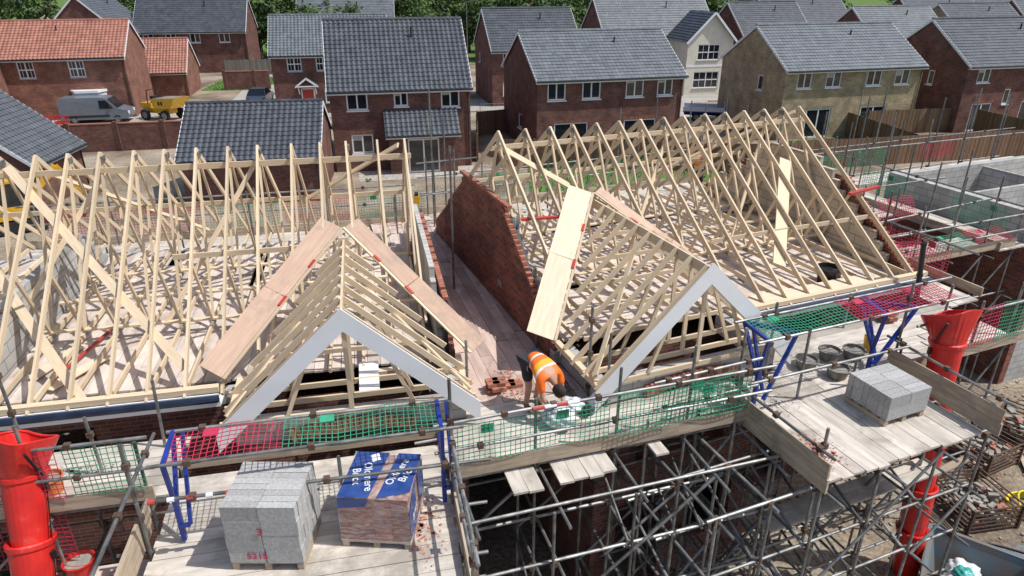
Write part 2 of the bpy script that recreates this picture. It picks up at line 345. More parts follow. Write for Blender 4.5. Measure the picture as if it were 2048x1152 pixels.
def wing(o,ang,w,dp,eave,apex,mw,name):
    o=V((o[0],o[1],0));M=rot(ang,o);E=empty(name,o);W=MB();X=V((1,0,0));Y=V((0,1,0))
    ops=[(1.1,3.4,3.5,4.9),(.9,.7,3.7,2.3)]
    wall(W,(0,0,0),X,w,eave,ops);W.add([(0,0,eave),(w,0,eave),(w/2,0,apex)],[(0,1,2)]);wall(W,(0,dp,0),-Y,dp,eave,[]);wall(W,(w,0,0),Y,dp,eave,[])
    W.box((-.02,-.03,2.75),(w+.02,-.002,2.95),1,1.)
    W.obj('walls',[mw,WHT],E,M)
    f=MB();g=MB()
    for op in ops: window(f,g,(0,0,0),X,op,'geo')
    f.obj('window_frames',[WHT,KERB],E,M);g.obj('glazing',[GLASS],E,M)
    R=MB();tn=(apex-eave)/(w/2);ov=.3;Ls=math.hypot(w/2+ov,(w/2+ov)*tn);zb=eave-ov*tn+.08
    tiles(R,(-ov,dp,zb),(0,-1,0),(1,0,tn),dp+.35,Ls,'flat');tiles(R,(w+ov,-.35,zb),(0,1,0),(-1,0,tn),dp+.35,Ls,'flat')
    R.obj('tiled_roof',[TDARK],E,M,uv=False)
    B=MB()
    for s,x in((1,-ov),(-1,w+ov)): B.beam((x,-.36,zb-.05),(w/2,-.36,apex+.03),.04,.2,0,t=1.)
    B.obj('bargeboards',[WHT],E,M)
wing((17.4,71.3),13,4.9,5,5.3,7.8,CREAM,'rendered_house')
house((25.5,79.5),14,8.5,8.5,5,8.3,BR,TDARK,'flat',[(1,3.5,1.1,1.2,'w2'),(4.8,3.5,1.1,1.2,'w2')])
house((33,92),14,12,9,5,8.6,BR,TDARK,'flat',[(2,3.5,1.1,1.2,'w2'),(6,3.5,1.1,1.2,'w2')])
house((37.4,74.5),14,9.5,8.5,5,8.0,BR,TMID,'flat',[(1.2,3.6,1.1,1.15,'w2'),(6,3.6,1.1,1.15,'w2')])
house((52,84),14,10,8.5,5,8.0,BRY,TDARK,'flat',[(1.2,3.6,1.1,1.15,'w2')])
house((56,101),14,12,8.5,5,8.3,BR,TDARK,'flat',[])
house((66,92),14,12,8.5,5,8.3,BR,TDARK,'flat',[])
house((72,116),12,14,9,5,8.3,BR,TDARK,'flat',[])
house((3,108),12,11,8,5,8.3,BR2,TRED,'pan',[])
house((13,118),10,12,8,5,8.3,BR,TMID,'flat',[])
house((-17.1,34.6),8,7,6.4,2.5,4.65,BR,TDARK,'pan',[],name='brick_garage',back=True)
house((-24.1,33.6),96,5.2,7,2.5,5.3,BR,TDARK,'pan',[],name='brick_garage')
def g2(E,M):
    f=MB();f.box((1.6,-.04,.02),(2.7,-.005,2.15),0,1.);f.box((1.5,-.05,0),(1.6,-.003,2.25),0,1.);f.box((2.7,-.05,0),(2.8,-.003,2.25),0,1.);f.obj('garage_door',[WHT],E,M)
house((-39.2,69.5),12,6.8,6,2.5,5.2,BR2,TRED,'pan',[],name='brick_garage',extra=g2)

# ------------------------------------------------------------------ ground, roads
g=MB();g.quad((-500,-60,0),(500,-60,0),(500,900,0),(-500,900,0));go=g.obj('ground',[SOIL],uv=False)
me=go.data
for v in me.vertices: v.co+=go.location
go.location=(0,0,0)
def sheet(name,pts,z,m): s=MB();s.add([(x,y,z) for x,y in pts],[tuple(range(len(pts)))]);return s.obj(name,[m])
sheet('road',[(-70,46),(-24,57),(70,80),(70,87),(-26,63.5),(-70,52)],.004,ROADM)
sheet('road',[(12.5,55),(19,57),(17,69),(11,67)],.008,ROADM)
sheet('road',[(-26,62),(-20,63),(-27,95),(-33,95)],.012,ROADM)
sheet('patio',[(-9,39.2),(-2,40.6),(-2.5,43.0),(-9.5,41.5)],.016,PAVE)
k=MB()
for a,b in(((-24,57),(12,65.8)),((19,67.6),(70,80)),((-70,52),(-34,60.8))): k.beam((a[0],a[1],.06),(b[0],b[1],.06),.14,.12,0)
k.obj('kerb',[KERB])
def lawn(name,pts,nt=2500):
    s=MB();s.add([(x,y,.02) for x,y in pts],[tuple(range(len(pts)))])
    xs=[p[0] for p in pts];ys=[p[1] for p in pts]
    def ins(x,y):
        c=False
        for i in range(len(pts)):
            x1,y1=pts[i];x2,y2=pts[i-1]
            if (y1>y)!=(y2>y) and x<(x2-x1)*(y-y1)/(y2-y1)+x1:c=not c
        return c
    for _ in range(nt):
        x=random.uniform(min(xs),max(xs));y=random.uniform(min(ys),max(ys))
        if not ins(x,y):continue
        a=random.uniform(0,6.28);h=random.uniform(.06,.2);w=.05
        s.add([(x-w*math.cos(a),y-w*math.sin(a),.02),(x+w*math.cos(a),y+w*math.sin(a),.02),(x+random.uniform(-.05,.05),y+random.uniform(-.05,.05),h)],[(0,1,2)],0,random.uniform(.7,1.6))
    s.obj(name,[GRASS],uv=False)
lawn('lawn',[(18.5,43.2),(25.4,44.2),(24.6,51),(19.5,49.8)],4000)
lawn('lawn',[(27,44.6),(35,46.3),(34,52.5),(27,51)])
lawn('lawn',[(1,37),(15,40),(14,45.8),(1,43)],3000)
lawn('lawn',[(-33,74.5),(-27,75),(-26.5,86),(-34,84)])
lawn('verge',[(-110,100),(-45,100),(-45,180),(-130,180)])

def fence(name,pts,h,m,post=2.4):
    b=MB()
    for (x0,y0),(x1,y1) in zip(pts[:-1],pts[1:]):
        p=V((x0,y0,0));q=V((x1,y1,0));d=(q-p);L=d.length;d.normalize();n=max(1,round(L/.15));s=L/n;nr=V((d.y,-d.x,0))
        for i in range(n):
            c=p+d*(i+.5)*s+UP*(h/2)+nr*(.012*(i%2)); b.obox(c,d*s*.49,nr*.01,UP*h/2,0,random.uniform(.7,1.25))
        for z in(.35,h*.5,h-.2): b.beam(p+UP*z-nr*.04,q+UP*z-nr*.04,.04,.07,0)
        for i in range(int(L/post)+1):
            c=p+d*i*post-nr*.06; b.beam(c,c+UP*(h+.05),.09,.09,0,up=(1,0,0))
    b.obj(name,[m])
fence('timber_fence',[(-1,42.6),(16,41.2),(20,42.4),(40,46.8)],1.8,FENCE)
fence('timber_fence',[(25.2,52),(26.1,43.9)],1.8,FENCE)
fence('timber_fence',[(27.0,52.4),(35.5,54)],1.8,FENCE)
fence('timber_fence',[(35.6,53),(37,46.4)],1.8,FENCE)
fence('timber_fence',[(-35,87),(-25,89),(-23.5,72)],1.8,FENG)
fence('timber_fence',[(-2.2,44),(-2.6,52),(1.0,54)],1.8,FENCE)
b=MB()
for a,c in(((-36,45.4),(-22.8,48.1)),((-22.8,48.1),(-21.5,54)),((-30.5,75.2),(-26,76))):
    p=V((a[0],a[1],0));q=V((c[0],c[1],0)); b.beam(p+UP*.925,q+UP*.925,.22,1.85,0,t=1.);b.beam(p+UP*1.89,q+UP*1.89,.26,.07,1,t=1.)
    d=(q-p).normalized();L=(q-p).length
    for i in range(int(L/3)+1):
        c0=p+d*i*3; b.beam(c0,c0+UP*2.0,.33,.33,0,up=(1,0,0),t=1.)
b.obj('brick_garden_wall',[BR,BRK1])

# ------------------------------------------------------------------ trees
LEAF=pm('foliage',(.085,.14,.03),(.035,.07,.017),rough=.8,scale=.5,detail=3)
BARK=pm('bark',(.11,.08,.055),rough=.95,scale=6)
def tree_mesh(seed):
    rnd=random.Random(seed);b=MB();H=9.
    b.tube((0,0,0),(0.1,0,H*.45),.28,8,1,1.,.16)
    for i in range(7):
        a=rnd.uniform(0,6.28);z=rnd.uniform(.25,.5)*H;b.tube((0.05,0,z),(math.cos(a)*2.2,math.sin(a)*2.2,z+rnd.uniform(1,2.6)),.1,5,1,1.,.04)
    for c in range(40):
        while 1:
            p=V((rnd.uniform(-1,1),rnd.uniform(-1,1),rnd.uniform(-1,1)))
            if .35<p.length<1:break
        cc=V((p.x*3.0,p.y*3.0,H*.56+p.z*3.6));cr=rnd.uniform(.7,1.35);ct=rnd.uniform(.55,1.6)
        for k in range(80):
            q=V((rnd.gauss(0,1),rnd.gauss(0,1),rnd.gauss(0,.8)));q=q.normalized()*cr*rnd.uniform(.55,1.05)
            ctr=cc+q;n=(q.normalized()+V((rnd.uniform(-.6,.6),rnd.uniform(-.6,.6),rnd.uniform(-.2,.8)))).normalized();a=n.orthogonal().normalized();bb=n.cross(a);s=rnd.uniform(.12,.3)
            b.add([ctr-a*s,ctr+bb*s*.6,ctr+a*s,ctr-bb*s*.6],[(0,1,2,3)],0,ct*rnd.uniform(.75,1.3))
    return b
protos=[]
for sd in(1,2,3,4):
    o=tree_mesh(sd).obj('broadleaf_tree',[LEAF,BARK],uv=False);protos.append(o)
def put_tree(x,y,s,i,sz=1):
    src=protos[i%4]
    if not src.get('used'): o=src;src['used']=1
    else:
        o=bpy.data.objects.new('broadleaf_tree',src.data);bpy.context.collection.objects.link(o)
    o.location=(x,y,-.05);o.scale=(s,s,s*sz);o.rotation_euler=(0,0,random.uniform(0,6.28))
i=0
rr=random.Random(5)
for x in range(-46,12,5):
    for y in (104,113):
        put_tree(x+rr.uniform(-2,2),y+rr.uniform(-3,3),rr.uniform(.95,1.5),i);i+=1
for (x,y,s) in ((9,101,1.0),(14,98,1.1),(17,100,1.2),(20,104,1.3),(24,106,1.3),(-77,95,1.2),(-70,88,1.3),(-64,98,1.2),(-60,112,1.0),(-62,79,.8),(48,112,1.1),(44,108,1.2),(66,118,1.2),(88,112,1.2),(40,112,1.2),(30,112,1.2),(-8,88,.7),(-12,90,.8),(-24,92,.9),(-20,94,.9),(-28,96,.9),(5.5,95,.7),(-16,84,.6),(-27,90,.8)):
    put_tree(x,y,s,i);i+=1
for x in range(-160,170,9):
    put_tree(x+rr.uniform(-3,3),rr.uniform(190,215),rr.uniform(1.2,1.9),i);i+=1
s=MB();n=40
hm=lambda x,y:max(0,4.2*math.exp(-((x/9)**2+(y/5)**2))*(1+.25*math.sin(x*1.3)+.2*math.cos(y*1.9+x)))+.15*math.sin(x*2.7)*math.cos(y*3.1)-.12
for j in range(n+1):
    for i2 in range(n+1):
        x=-20+40*i2/n;y=-12+24*j/n;s.v.append(V((x-76,y+118,hm(x,y))))
for j in range(n):
    for i2 in range(n):
        a=j*(n+1)+i2;s.f.append((a,a+1,a+n+2,a+n+1));s.m.append(0);s.t.append(1.);s.a.append(None)
s.obj('spoil_heap',[pm('spoil_earth',(.46,.36,.25),(.3,.23,.15),rough=.97,scale=.5,detail=8)],uv=False,smooth=True)

# ------------------------------------------------------------------ structures under construction
def deck(mb,e0,e1,n0,n1,z,along='e',mi=0,miss=.0,w=.225,jit=.03,th=.038,seg=3.9):
    span=(n1-n0) if along=='e' else (e1-e0); k=max(1,int(span/w));
    for i in range(k):
        a=(n0 if along=='e' else e0)+i*w
        L0,L1=(e0,e1) if along=='e' else (n0,n1)
        s=L0-random.uniform(0,seg*.8) if (L1-L0)>seg else L0
        while s<L1:
            t=min(s+seg,L1); st=max(s,L0)
            if t-st>.15 and random.random()>=miss:
                j=random.uniform(-jit,jit);dz=random.uniform(-.004,.006);tl=random.uniform(-.002,.002);sk=random.uniform(-.004,.004)
                tt=random.choice((random.uniform(.84,1.1),random.uniform(.9,1.08),random.uniform(.66,1.1)))
                if along=='e': mb.obox(((st+t)/2+j,a+w/2,z-th/2+dz),((t-st)/2-.008,sk,tl),(0,w/2-.004,0),(0,0,th/2),mi,tt,V((1,0,0)))
                else: mb.obox((a+w/2,(st+t)/2+j,z-th/2+dz),(w/2-.004,0,0),(sk,(t-st)/2-.008,tl),(0,0,th/2),mi,tt,V((0,1,0)))
            s+=seg
def net(mb,o,du,dv,W,H,mi=0,sp=.075,th=.008):
    o=V(o);du=V(du).normalized();dv=V(dv).normalized();nr=du.cross(dv)
    ph=random.uniform(0,6);am=.02
    wob=lambda u,v:nr*am*math.sin(u*4+ph+v*2)+dv*(.018*math.sin(u*5.3+ph))
    n=int(W/sp);k=3
    for i in range(n+1):
        u=i*W/n;l=random.uniform(-.02,.02)
        for q in range(k): 
            a=o+du*(u+l*q/k)+dv*(H*q/k)+wob(u,H*q/k);b_=o+du*(u+l*(q+1)/k)+dv*(H*(q+1)/k)+wob(u,H*(q+1)/k)
            mb.beam(a,b_,th,th,mi,up=du,t=1.)
    n=int(H/sp);k=6
    for i in range(n+1):
        v=i*H/n
        for q in range(k): mb.beam(o+dv*v+du*W*q/k+wob(W*q/k,v),o+dv*v+du*W*(q+1)/k+wob(W*(q+1)/k,v),th,th,mi,up=dv,t=1.)
    for k in range(int(W/1.1)):
        c=o+du*(.5+k*1.1+random.uniform(-.1,.1))+dv*(H-.1); mb.obox(c,du*.09,dv*.07,nr*.006,mi,1.)
def truss(mb,e,n0,half,z0,zr,cut=None,plates=None):
    th=.04;dp=.088;tn=(zr-z0)/half;nr=n0+half
    lean=random.uniform(-.015,.015)
    P=lambda n,z:V((e+lean*(z-z0),n,z))
    X=V((1,0,0))
    tt=random.uniform(.84,1.06)
    bm=lambda a,b,h=dp:mb.beam(a,b,h,th,0,up=X,t=tt*random.uniform(.9,1.08))
    bm(P(n0+.28,z0+.06),P(n0+2*half-.28,z0+.06))
    zf=lambda n:z0+(n-n0)*tn
    nstart=n0 if cut is None else cut
    bm(P(nstart,zf(nstart)),P(nr+.02,zr),.1); bm(P(n0+2*half,z0),P(nr,zr-.005),.1)
    b1,b2=n0+half*2/3,n0+half*4/3
    web=.062
    for sgn,b in((1,b1),(-1,b2)):
        bm(P(b,z0+.06),P(nr,zr-.1),web)
        f=lambda q:(nr-sgn*half*(1-q))
        if not(cut and sgn==1 and f(.5)<cut): bm(P(b,z0+.06),P(f(.5),z0+half*.5*tn-.04),web)
    if plates is not None:
        for (n,z) in((nr,zr-.09),(b1,z0+.06),(b2,z0+.06)):
            plates.box((e-th/2-.004,n-.09,z-.05),(e+th/2+.004,n+.09,z+.05),0,1.)
def courses(mb,e0,e1,nc,half,zb,zt,ze,tn,ch,step,mi=0,nmax=None):
    z=zb
    while z<zt-.02:
        lim=half-max(0,(z+ch-ze))/tn
        if nmax: lim=min(lim,nmax)
        lim=math.floor(lim/step)*step
        if lim<.3:break
        mb.box((e0,nc-lim,z),(e1,nc+lim,z+ch),mi,random.uniform(.9,1.08)); z+=ch
def unfinished(F,cfg):
    c=cfg;E=empty('unfinished_brick_house',F@V(((c['e0']+c['e1'])/2,c['ng'],0)))
    ng,half,z0,zr=c['ng'],c['half'],4.95,c['zr'];tn=(zr-z0)/half;nr=ng+half
    e0,e1=c['e0'],c['e1'];nf=ng+.32;nb=ng+2*half-.32;dc,dw,dn,dz=c['dc'],c['dw'],c['dn'],c['dz']
    W=MB();X=V((1,0,0));Y=V((0,1,0))
    wall(W,(e0,nf,0),X,(e1-e0),4.55,c['ops'],0,.3);wall(W,(e0,nb,0),-Y,nb-nf,4.55,[]);wall(W,(e1,nf,0),Y,nb-nf,4.55,[]);wall(W,(e1,nb,0),-X,e1-e0,4.55,[])
    dl,dr=dc-dw+.15,dc+dw-.15
    wall(W,(dl,dn+.12,0),X,dr-dl,4.55,[(.5,.1,1.5,2.2),(2.0,.9,3.1,2.2),(.8,3.2,2.7,4.4)],0,.3);wall(W,(dl,nf,0),-Y,nf-dn-.12,4.55,[]);wall(W,(dr,dn+.12,0),Y,nf-dn-.12,4.55,[])
    W.obj('brick_walls',[BR],E,F)
    K=MB();K.box((dl,dn+.13,4.552),(dr,dn+.33,4.93),0,1.);K.box((dl,dn+.332,4.552),(dl+.2,nf,4.93),0,1.);K.box((dr-.2,dn+.332,4.552),(dr,nf,4.93),0,1.)
    K.box((e0,nf+.02,4.552),(dl-.01,nf+.2,4.80),0,1.) if dl>e0+.1 else None
    K.box((dr+.01,nf+.02,4.552),(e1,nf+.2,4.80),0,1.) if dr<e1-.1 else None
    K.box((e0+.4,nb-.2,4.552),(e1-.4,nb,4.80),0,1.)
    n=22
    for i in range(n):
        u=(i+.5)/n*2-1;K.obox((dc+u*.95,dn+.1,4.74-.10*u*u),(.036,0,-.0*u),(0,.045,0),(.02*u,0,.11),1,random.uniform(.7,1.2))
    K.obj('blockwork',[BLK,BRK1],E,F)
    D=MB();random.seed(3);deck(D,e0+.3,e1-.3,nf+.25,nb-.25,4.86,c['along'],0,.03)
    D.obj('floor_boards',[FLR],E,F)
    pl=MB()
    for e in c['trusses']:
        T=MB();x=abs(e-dc);cut=None
        if x<dw-.1:
            zc=dz-x*(dz-z0)/dw; cut=ng+(zc-z0)/tn+.05
        truss(T,e,ng,half,z0,zr,cut,pl);T.obj('roof_truss',[TIM],E,F)
    pl.obj('nail_plates',[TUBE],E,F)
    B=MB();a,b2=c['trusses'][0]-.15,c['trusses'][-1]+.1
    for (n,z) in((nr-.13,zr-.28),(nr+.2,zr-.38)): B.beam((a,n,z),(b2,n,z),.035,.095,0)
    for q in(.5,):
        nn=ng+half*2-half*q; B.beam((a,nn,z0+half*q*tn-.09),(b2,nn,z0+half*q*tn-.09),.035,.095,0)
    for qi,q in enumerate((.36,.55)):
        for (s0,s1) in c['fb'][qi]: B.beam((s0,ng+half*q,z0+half*q*tn-.1),(s1,ng+half*q,z0+half*q*tn-.1),.035,.095,0)
    for n in(ng+half*.66,ng+half*1.33,ng+half): B.beam((a,n,z0+.145),(b2,n,z0+.145),.095,.035,0)
    for (ea,qa,eb,qb,w) in c['diag']:
        pa=V((ea,nr-half*(1-qa) ,z0+half*qa*tn-.09)) if qa<=1 else V((ea,nr+half*(qa-1),zr-half*(qa-1)*tn-.09))
        pb=V((eb,nr-half*(1-qb) ,z0+half*qb*tn-.09)) if qb<=1 else V((eb,nr+half*(qb-1),zr-half*(qb-1)*tn-.09))
        B.beam(pa,pb,w,.035,0,up=V((0,-tn,1)))
    for i in range(2):
        ee=random.uniform(a,b2-2);B.beam((ee,ng+half*.67,z0+.15),(ee+1.8,nr,zr-.3),.09,.035,0,up=(0,1,0))
    B.obj('roof_bracing',[TIM],E,F)
    G=MB()
    for (s0,s1) in c['eave']:
        G.box((s0,ng-.03,z0-.2),(s1,ng-.005,z0+.03),0,1.)
        G.box((s0,ng,z0-.2),(s1,nf,z0-.175),0,1.)
        G.tube((s0,ng-.09,z0-.02),(s1,ng-.09,z0-.02),.062,8,1,1.)
        G.box((s0,ng+.02,z0+.035),(s1,ng+.14,z0+.13),2,1.,ax=V((1,0,0)))
        if c['lay']: G.box((s0+.3,ng+.15,z0+.10),(s1-1.5,ng+.5,z0+.118),3,1.,ax=V((1,0,0)))
    G.obj('eaves_fascia_and_gutter',[WHT,NAVY,TIM,PLYL],E,F)
    P=MB();td=(dz-z0)/dw;n=dn+.05
    nend=ng+(dz-z0)/tn
    P.beam((dc,dn-.05,dz-.08),(dc,nend+.3,dz-.08),.035,.18,0)
    while n<nend-.1:
        zf0=z0 if n<ng else z0+(n-ng)*tn+.05
        hw=(dz-zf0)/td
        for s in(-1,1):
            P.beam((dc+s*hw*1.0,n,zf0),(dc+s*.02,n,dz),.038,.09,0,up=V((s*td,0,1)).cross(V((0,1,0))).cross(V((0,1,0))))
        if n<ng:
            P.beam((dc-hw,n,z0+.05),(dc+hw,n,z0+.05),.04,.09,0);P.beam((dc,n,z0+.05),(dc,n,dz-.1),.07,.04,0,up=(0,1,0))
            for s in(-1,1): P.beam((dc+s*hw*.5,n,z0+.05),(dc+s*.25*hw,n,dz-.28*(dz-z0)),.06,.04,0,up=(0,1,0))
        else:
            P.beam((dc-hw*.8,n,zf0+.12),(dc+hw*.8,n,zf0+.12),.035,.08,0)
        n+=.42
    for s in(-1,1):
        P.beam((dc+s*(dw-.1),dn+.1,z0),(dc+s*(dw-.1),ng+.4,z0),.1,.1,0)
        P.beam((dc+s*dw*.97,dn+.2,z0+.1),(dc+s*.1,dn+2.0,dz-.2),.09,.03,0,up=V((s*td,0,1)))
    P.obj('projecting_gable_rafters',[TIM],E,F)
    Q=MB()
    for s in(-1,1):
        top=V((dc+s*.04,nend+.12,dz+.14));bot=V((dc+s*(dw+.12),ng+.1,z0+.24))
        d=(bot-top).normalized();upn=V((0,-tn,1)).normalized();sd=d.cross(upn).normalized()
        if sd.x*s<0: sd=-sd
        w=c['vw'][0 if s<0 else 1]
        for k in range(2):
            L=(bot-top).length;t0,t1=k/2+.002,(k+1)/2-.002
            p=top+d*L*t0;q=top+d*L*t1
            Q.obox((p+q)/2+sd*w/2+upn*.003*k,(q-p)/2,sd*w/2+upn*.01*(k-.5),upn*.008,0 if c['vp'][0 if s<0 else 1]==0 else 1,random.uniform(.93,1.05),d)
        Q.beam(top-sd*.04+UP*.01,bot-sd*.04+UP*.01,.045,.03,3)
        for (q0,q1) in((.25,.30),(.5,.56)): Q.beam(top+d*L*q0-sd*.02+UP*.035,top+d*L*q1-sd*.02+UP*.035,.05,.02,2)
    Q.obj('valley_boards',[PLY,PLYL,REDW,TIM],E,F)
    Bg=MB();
    for s in(-1,1):
        a=V((dc,dn-.06,dz+.1));bt=V((dc+s*(dw+.05),dn-.06,z0+.02))
        hh=V((0,0,.36))
        Bg.prism([a,bt,bt-hh,a-hh] if s>0 else [a,a-hh,bt-hh,bt],(0,-.025,0),0,1.)
        Bg.prism([a+V((0,.06,-.30)),bt+V((0,.06,-.30)),bt+V((0,.06,-.33)),a+V((0,.06,-.33))],(0,.2,0),0,1.)
    Bg.obj('white_bargeboard',[WHT],E,F)
    return E,tn,nr
lin=lambda a,b,n:[a+(b-a)*i/(n-1) for i in range(n)]
EL,tL,nrL=unfinished(FL,dict(e0=-13,e1=1.2,ng=9.95,half=3.88,zr=8.02,along='n',trusses=[-8.2,-7.65]+lin(-6.5,.74,14),lay=False,
   dc=-.57,dw=1.9,dn=8.95,dz=6.68,ops=[(3,.1,4,2.2),(5,1,6.5,2.2),(7,3.3,8.3,4.4),(3,3.3,4.3,4.4)],
   fb=([],[(-3.5,-1.0)]),diag=[(-8.2,1.3,-4.6,.02,.16),(-6.4,.98,-3.2,.12,.15),(.6,1.0,-1.6,1.55,.12),(-6,1.1,-4,1.85,.1)],
   eave=[(-13,-2.65)],vw=(.42,.30),vp=(0,0)))
ER,tR,nrR=unfinished(FR,dict(e0=4.75,e1=13.65,ng=9.38,half=4.2,zr=8.0,along='e',trusses=lin(5.2,13.35,15),lay=True,
   dc=6.68,dw=1.95,dn=8.1,dz=6.8,ops=[(5,.1,6,2.2),(6.8,1,8.2,2.2),(5.2,3.3,6.4,4.4)],
   fb=([(8.9,13.4)],[]),diag=[(12.0,.72,10.2,.2,.28),(5.2,.93,7.1,.55,.13),(13.2,1.0,11,1.7,.1),(5.3,1.1,7.3,1.85,.12)],
   eave=[(8.7,13.7)],vw=(.5,.22),vp=(1,0)))
G=MB();hL=3.56
courses(G,.93,1.03,nrL,hL,4.56,5.95,4.9,tL,.215,.22,0);G.obj('inner_block_leaf',[BLK],EL,FL)
G=MB();courses(G,1.10,1.2,nrL,hL,4.56,5.62,4.9,tL,.075,.1125,0)
for i in range(44):
    if random.random()<.85: G.box((1.10,nrL-2.6+i*.117,5.64),(1.203,nrL-2.6+i*.117+.105,5.70),1,random.uniform(.8,1.2))
G.obj('outer_brick_leaf',[BRN,BRK1],EL,FL)
G=MB();G.box((1.035,nrL-3.3,4.6),(1.095,nrL+3.3,5.55),0,1.);G.obj('cavity_membrane',[MEMB],EL,FL)
G=MB();courses(G,-6.38,-6.25,nrL,3.3,4.88,5.95,4.9,tL,.215,.22,0);G.obj('party_wall',[BLK],EL,FL)
G=MB();hR=3.88
courses(G,4.76,4.86,nrR,hR,4.56,6.78,4.9,tR,.075,.1125,0)
for i in range(26):
    G.box((4.755,nrR-1.55+i*.117,6.81),(4.86,nrR-1.55+i*.117+.105,6.875),1,random.uniform(.8,1.2))
for i in range(24):
    z=4.95+i*.075; nn=nrR-hR+(z-4.9)/tR+.1
    G.box((4.757,nn,z+.0),(4.863,nn+.1,z+.065),1,random.uniform(.9,1.25))
G.box((4.752,nrR-1.2,4.95),(4.76,nrR-.98,5.1),2,1.)
G.obj('outer_brick_leaf',[BRN,BRK1,MORT],ER,FR)
G=MB();courses(G,4.93,5.03,nrR,hR-.1,4.56,6.5,4.9,tR,.215,.22,0)
G.obj('inner_block_leaf',[BLK],ER,FR)
G=MB();G.prism([(4.865,nrR-hR+.1,4.6),(4.865,nrR+hR-.1,4.6),(4.865,nrR+1.5,6.6),(4.865,nrR-1.5,6.6)],(.06,0,0),0,1.);G.obj('cavity_membrane',[MEMB],ER,FR)
G=MB();courses(G,13.42,13.52,nrR,hR,4.56,6.75,4.9,tR,.215,.22,0);G.obj('inner_block_leaf',[BLKT],ER,FR)
G=MB();courses(G,13.57,13.67,nrR,hR,4.56,6.6,4.9,tR,.075,.1125,0)
for i in range(22):
    z=4.95+i*.075; nn=nrR-hR+(z-4.9)/tR-.02
    G.box((13.5,nn,z),(13.72,nn+.1,z+.065),1,random.uniform(.9,1.25))
G.obj('outer_brick_leaf',[BRN,BRK1],ER,FR)
G=MB();G.beam((5.0,nrR-1.7,6.62),(5.9,nrR-1.85,6.62),.1,.04,0);G.beam((12.9,nrR-2.4,6.45),(13.9,nrR-2.3,6.5),.1,.05,0);G.obj('red_painted_battens',[REDW],ER,FR)
E3=empty('unfinished_block_house',FR@V((23,13,0)));W=MB()
W.box((19.8,10.6,0),(20.05,15.8,4.2),1,1.);W.box((19.8,10.6,4.203),(20.05,15.8,5.15),0,1.)
W.box((20.053,15.55,0),(32,15.8,5.1),0,1.);W.box((20.053,10.6,0),(32,10.85,4.9),0,1.);W.box((24,10.853,3),(24.1,15.547,5.0),0,1.)
W.box((20.05,13.2,4.0),(24,13.3,5.1),0,1.)
W.obj('walls',[BLK,BRN],E3,FR)
D=MB();deck(D,20.1,31,10.9,15.5,3.6,'n');D.obj('floor_boards',[FLR],E3,FR)

# ------------------------------------------------------------------ scaffolding
def scaffold(F,es,ns,zs,ztop=5.7,deckz=4.45,boards=(),nets=(),toes=(),rails=(),outer=None,seed=1,braces=8,ov=.5):
    random.seed(seed);E=empty('scaffolding',F@V((sum(es)/len(es),sum(ns)/len(ns),0)))
    T=MB();C=MB();r=.0242
    for n in ns:
        for e in es:
            zt=ztop+random.uniform(-.3,.8) if (outer is None or n in outer) else deckz-.08
            ee=e+random.uniform(-.05,.05);nn=n+random.uniform(-.04,.04)
            T.tube((ee,nn,0),(ee+random.uniform(-.03,.03),nn,zt),r,7)
            C.box((ee-.08,nn-.08,0.003),(ee+.08,nn+.08,.02),0)
            for z in zs: 
                if z<zt: C.obox((ee,nn+.03,z),(.05,0,0),(0,.045,0),(0,0,.045),0)
    for z in zs:
        if z>deckz+.2: continue
        for n in ns: T.tube((es[0]-random.uniform(.1,ov),n+.05,z+.03),(es[-1]+random.uniform(.1,ov),n+.05,z+.03),r,7)
        for e in es: T.tube((e+.05,ns[0]-random.uniform(.1,.4),z-.03),(e+.05,ns[-1]+random.uniform(.05,.3),z-.03),r,7)
    for k in range(braces):
        e=random.choice(es[:-1]);i=es.index(e);n=random.choice(ns);j=random.randrange(len(zs))
        z0=zs[j-1] if j>0 else 0.1;z1=zs[j]
        if z1>deckz+.2:continue
        if random.random()<.6: T.tube((e,n-.05,z0),(es[i+1],n-.05,z1),r,7)
        else: T.tube((e-.05,ns[0],z0),(e-.05,ns[-1],z1),r,7)
    for (a,b) in rails:
        T.tube(a,b,r,7);a=V(a);b_=V(b)
        if (b_-a).length>1.5:
            for q in(.12,.5,.86): C.obox(a+(b_-a)*q,(.04,0,0),(0,.04,0),(0,0,.04),0)
    T.obj('scaffold_tubes',[TUBE],E,F);C.obj('couplers_and_base_plates',[RUST],E,F)
    B=MB()
    for bd in boards:
        deck(B,*bd[:5],along=bd[5],mi=bd[6] if len(bd)>6 else 0,miss=bd[7] if len(bd)>7 else 0)
    B.obj('scaffold_boards',[BRD,BRDP],E,F)
    Tb=MB()
    for (a,b,h) in toes:
        if h>.3:
            Tb.beam(V(a)+UP*h*.25,V(b)+UP*h*.25,.038,h*.49,0,up=UP);Tb.beam(V(a)+UP*h*.75+(V(b)-V(a))*.01,V(b)+UP*h*.75+(V(b)-V(a))*.02,.038,h*.49,0,up=UP)
        else: Tb.beam(V(a)+UP*h/2,V(b)+UP*h/2,.038,h,0,up=UP)
    Tb.obj('toe_boards',[TOE],E,F)
    Nn=MB()
    for (o,du,dv,W,H,mi) in nets: net(Nn,o,du,dv,W,H,mi)
    Nn.obj('guard_mesh',[REDN,GRNN,WHT],E,F,uv=False)
    return E
X=(1,0,0);Z=(0,0,1);Yv=(0,1,0)
zl=4.4
